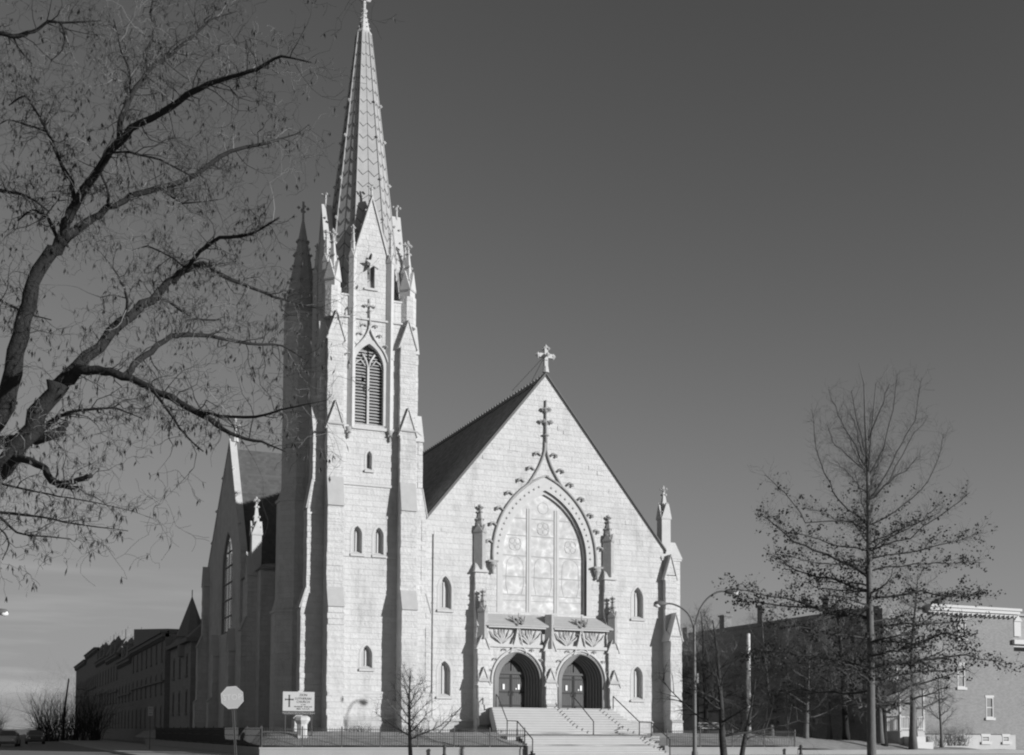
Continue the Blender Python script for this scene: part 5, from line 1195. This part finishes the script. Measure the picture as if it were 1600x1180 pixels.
# white porch at the corner
pp = thing('porch_stair', 'small white-railed porch stoop at the near corner of the brick house', 'porch', (27.2, -3.6, .7))
b = MB(); b.box(26.6, 28.9, -4.6, -2.1, .3, 1.75); b.build('platform', RUBBLE, pp)
b = MB(); b.box(26.6, 28.9, -4.62, -4.54, 2.75, 2.84); b.box(26.6, 28.9, -4.62, -4.54, 1.9, 1.97)
for i in range(15): b.box(26.62+i*.16, 26.68+i*.16, -4.61, -4.55, 1.75, 2.8)
b.box(26.6, 26.68, -4.6, -2.1, 2.75, 2.84)
for i in range(14): b.box(26.61, 26.67, -4.55+i*.17, -4.49+i*.17, 1.75, 2.8)
b.build('railing', TRIM, pp)
for x in (26.65, 28.85): b = MB(); b.box(x-.07, x+.07, -4.6, -4.46, 1.7, 4.9); b.build('post', TRIM, pp)
b = MB(); b.box(26.4, 29.1, -4.9, -2.05, 4.9, 5.05); b.hexa([(26.4, -4.9, 5.05), (29.1, -4.9, 5.05), (29.1, -2.05, 5.05), (26.4, -2.05, 5.05)], [(26.6, -4.6, 5.3), (28.9, -4.6, 5.3), (28.9, -2.05, 5.6), (26.6, -2.05, 5.6)]); b.build('canopy', DARKR, pp)
b = MB(); b.box(26.9, 28.6, -5.2, -4.63, .3, 1.35); b.box(26.9, 28.6, -5.8, -5.2, .3, .95); b.build('step', TRIM, pp)
# garden bench under trees
bn = thing('park_bench', 'low pale slatted bench on the lawn behind the street lamp', 'bench', (14.0, 1.0, 1.45))
b = MB(); b.box(13.0, 15.0, .8, 1.2, 1.85, 1.92); b.build('seat', TRIM, bn)
b = MB(); b.box(13.0, 15.0, 1.2, 1.26, 2.0, 2.12); b.box(13.0, 15.0, 1.22, 1.28, 2.2, 2.32)
for x in (13.2, 14.75): b.box(x, x+.06, 1.27, 1.31, 1.9, 2.3)
b.build('backrest', TRIM, bn)
for x in (13.1, 14.85): b = MB(); b.box(x, x+.06, .82, 1.24, 1.4, 1.85); b.build('leg', IRON, bn)

for (x, y, lab) in ((-10.45, -8.9, 'short dark iron bollard on the pavement left of the church steps'), (14.6, -8.9, 'short dark iron bollard on the pavement at the right end of the iron fence')):
    t = thing('bollard', lab, 'bollard', (x, y, .13)); b = MB(); b.lathe(x, y, [(.13, .13), (.13, .2), (.09, .25), (.09, .62), (.12, .66), (.1, .74), (.02, .8)], 10); b.build('shaft', IRON, t)
# parish house behind the transept
ph = thing('parish_house', 'grey stone parish house with a pointed turret roof just behind the church', 'house', (-13, 52, 1.3))
MP = F((-17.0, 0, 0), (0, 1, 0), (-1, 0, 0))
ws = [(48.5, 3.2, 1.1, 2.2), (53.5, 3.2, 1.1, 2.2), (58, 3.2, 1.1, 2.2), (48.5, 7.0, 1.1, 2.0), (53.5, 7.0, 1.1, 2.0), (58, 7, 1.1, 2.0)]
b = MB(); holed(b, MP, 46, 61, .5, 10.2, ws); b.box(-16.65, -6, 46, 46.4, .5, 10.2); b.box(-16.65, -6, 60.6, 61, .5, 10.2); b.build('wall', mat('sooty parish stone', .25, .9, noise=.1, nscale=1.5, kind='stone'), ph)
for w in ws: win(ph, MP, *w, tr=TRIMG)
b = MB(); b.box(-17.5, -6, 45.7, 61.4, 10.2, 10.6); b.build('cornice', TRIMG, ph)
b = MB(); b.hexa([(-17.3, 45.9, 10.6), (-6, 45.9, 10.6), (-6, 61.2, 10.6), (-17.3, 61.2, 10.6)], [(-14.5, 46.5, 13.4), (-8, 46.5, 13.4), (-8, 60.5, 13.4), (-14.5, 60.5, 13.4)]); b.build('roof', DARKR, ph)
b = MB(); b.ngon(-16.2, 51.5, 9, 11.0, 1.4, 1.4, 8); b.ngon(-16.2, 51.5, 11.0, 15.3, 1.6, 0, 8); b.tube([(-16.2, 51.5, 15.2), (-16.2, 51.5, 15.9)], .05, 5); b.build('turret', DARKR, ph)
# terrace of tall row houses down the shaded side street
rr = random.Random(9)
rows = [(62.5, 98, 12.2, 'shed', 'big plain dark block next beyond the parish house'), (98.1, 117, 14.0, 'mans', 'dark terrace house with a rooftop rail, next to the plain block'), (117.1, 137, 15.6, 'mans', 'dark terrace house with two chimney pots in the middle of the row'),
        (137.1, 160, 16.2, 'mans', 'dark mansard terrace house fourth down the side street'), (160.1, 188, 16.4, 'flat', 'dark corniced terrace house second from the far end'), (188.1, 222, 15.6, 'flat', 'last dark terrace house at the far end of the side street')]
for ya, yb, h, kind, lab in rows:
    t = thing('row_house', lab, 'house', (-12, ya, 0), 'row houses down the side street'); MR = F((-17.4, 0, 0), (0, 1, 0), (-1, 0, 0))
    hw = h if kind in ('flat', 'shed') else h-2.6; ws = []; n = int((yb-ya)/4.6)
    for i in range(n):
        for z in (1.9, 5.6, 9.3):
            if z+2.4 < hw: ws.append((ya+(i+.5)*(yb-ya)/n, z, 1.2, 2.2))
    b = MB(); holed(b, MR, ya, yb, 0, hw, ws); b.box(-17.05, -4, ya, ya+.3, 0, hw); b.box(-17.05, -4, yb-.3, yb, 0, hw); b.build('wall', BRICKD, t)
    for w in ws: win(t, MR, *w, gl=DIMGL, tr=TRIMG)
    b = MB(); b.box(-18.0, -17.0, ya, yb, hw, hw+.25); b.box(-17.8, -17.0, ya, yb, hw-.4, hw); b.box(-17.65, -17.38, ya, yb, hw*.56, hw*.56+.2)
    k = ya+.4
    while k < yb: b.box(-17.75, -17.4, k, k+.2, hw-.75, hw-.4); k += 1.2
    b.build('cornice', TRIMG, t)
    b = MB()
    if kind == 'mans': b.hexa([(-17.5, ya, hw+.25), (-4, ya, hw+.25), (-4, yb, hw+.25), (-17.5, yb, hw+.25)], [(-16.3, ya, h), (-5, ya, h), (-5, yb, h), (-16.3, yb, h)])
    elif kind == 'shed': b.hexa([(-17.2, ya, hw+.05), (-4, ya, hw+.05), (-4, yb, hw+.05), (-17.2, yb, hw+.05)], [(-17.2, ya, hw+.5), (-4, ya, hw+.5), (-4, yb, hw+3.1), (-17.2, yb, hw+3.1)])
    else: b.box(-17.2, -4, ya, yb, hw, hw+.12)
    ro = b.build('roof', DARKR, t)
    for q in (() if kind == 'shed' else (.15, .6, .9)): y = ya+(yb-ya)*q; b = MB(); b.box(-16.2, -15.1, y-.5, y+.5, h, h+1.0+rr.random()*.5); b.box(-15.9, -15.5, y-.2, y+.2, h+1.0, h+1.9); b.build('chimney', BRICKD, ro)
    if kind == 'mans':
        for q in (.3, .7):
            y = ya+(yb-ya)*q; b = MB(); b.box(-17.5, -16.4, y-.7, y+.7, hw+.3, h-.4); b.ngon(-16.95, y, h-.4, h+.6, 1.05, .05, 4); b.build('dormer', SLATE, ro)
# far low buildings on the left horizon
for i, (x, y, w, d, h, lab) in enumerate([(-47, 242, 26, 12, 5.6, 'long low pale building with a dark flat roof on the far left horizon'), (-90, 300, 30, 14, 7, 'distant low block beyond the left edge of the street')]):
    t = thing('far_building', lab, 'building', (x, y, 0)); b = MB(); b.box(x-w/2, x+w/2, y-d/2, y+d/2, 0, h-.8); b.build('wall', RUBBLE if i == 0 else BRICKD, t)
    b = MB(); b.box(x-w/2-.5, x+w/2+.5, y-d/2-.8, y+d/2, h-.8, h); b.build('roof', DARKR, t)
    for k in range(int(w/3)): b = MB(); b.box(x-w/2+1+k*3, x-w/2+2.4+k*3, y-d/2-.06, y-d/2+.02, 1.2, 3.2); b.build('window', GLASS_D, t)
bp = thing('black_pole', 'thin dark telegraph pole against the sky at the far end of the terrace', 'pole', (-26.4, 84, 0))
b = MB(); b.tube([(-26.7, 84, 0), (-26.6, 84, 4), (-26.2, 84, 7.8)], [.16, .13, .08], 7); b.build('shaft', BARK, bp)
bb_ = thing('banner_sign', 'small pale square sign high on the end of the far terrace', 'sign', (-18.2, 190, 8)); b = MB(); b.box(-19.0, -17.5, 189.8, 190, 8.2, 9.7); b.build('plate', SIGNW, bb_)
b = MB(); b.box(-19.0, -17.3, 190.0, 190.1, 9.7, 9.8); b.build('bracket', IRON, bb_)
# ---- cars
def car(x, y, ang, label, body, seed=0):
    t = thing('parked_car', label, 'car', (x, y, 0), 'cars along the side street')
    c, s = cos(ang), sin(ang); M = Matrix(((c, -s, 0, x), (s, c, 0, y), (0, 0, 1, 0), (0, 0, 0, 1)))
    def sec(b, prof):   # loft of cross sections along x
        vs = []; m = 8
        for (xx, w, z0, z1, wt) in prof: vs += [(xx, -w, z0), (xx, -w*1.02, (z0+z1)/2), (xx, -wt, z1-.06), (xx, -wt*.8, z1), (xx, wt*.8, z1), (xx, wt, z1-.06), (xx, w*1.02, (z0+z1)/2), (xx, w, z0)]
        fs = [(i*m+k, i*m+(k+1) % m, (i+1)*m+(k+1) % m, (i+1)*m+k) for i in range(len(prof)-1) for k in range(m)]+[tuple(range(m)), tuple(range((len(prof)-1)*m, len(prof)*m))[::-1]]
        b.add(vs, fs)
    b = MB().frame(M); sec(b, [(-2.25, .74, .42, .8, .7), (-2.15, .85, .28, .92, .8), (-1.4, .88, .24, .97, .84), (1.0, .88, .24, .95, .84), (1.9, .86, .26, .84, .8), (2.2, .76, .36, .72, .7)]); bo = b.build('body', body, t)
    b = MB().frame(M); sec(b, [(-1.75, .78, .93, .96, .74), (-1.2, .80, .93, 1.36, .62), (.15, .80, .93, 1.40, .62), (.95, .78, .93, .97, .74)]); b.build('cabin_glass', GLASS_D, t)
    b = MB().frame(M); b.box(-1.22, .15, -.62, .62, 1.385, 1.43); b.build('roof', body, t)
    for xx in (-1.4, 1.35):
        for yy in (-.82, .82):
            b = MB().frame(M); b.tube([(xx, yy-.1, .32), (xx, yy+.1, .32)], .32, 14); w = b.build('wheel', RUBBER, t)
            b = MB().frame(M); b.tube([(xx, yy-.105 if yy < 0 else yy+.085, .32), (xx, yy-.085 if yy < 0 else yy+.105, .32)], .19, 12); b.build('rim', STEEL, w)
    for yy in (-.6, .6): b = MB().frame(M); b.tube([(2.19, yy, .62), (2.24, yy, .62)], .09, 8); b.build('headlight', LENSM, t)
    b = MB().frame(M); b.box(2.16, 2.26, -.78, .78, .38, .48); b.build('bumper', STEEL, t)
    return t
car(-33.4, 41, -pi/2-.1, 'pale car facing the camera at the far left edge', CARP)
car(-30.6, 60, -pi/2, 'dark car parked further down the shaded street', CARD)
for o in list(bpy.data.objects):
    if o.name.startswith('lettering') and o.type == 'FONT': bpy.data.objects.remove(o)
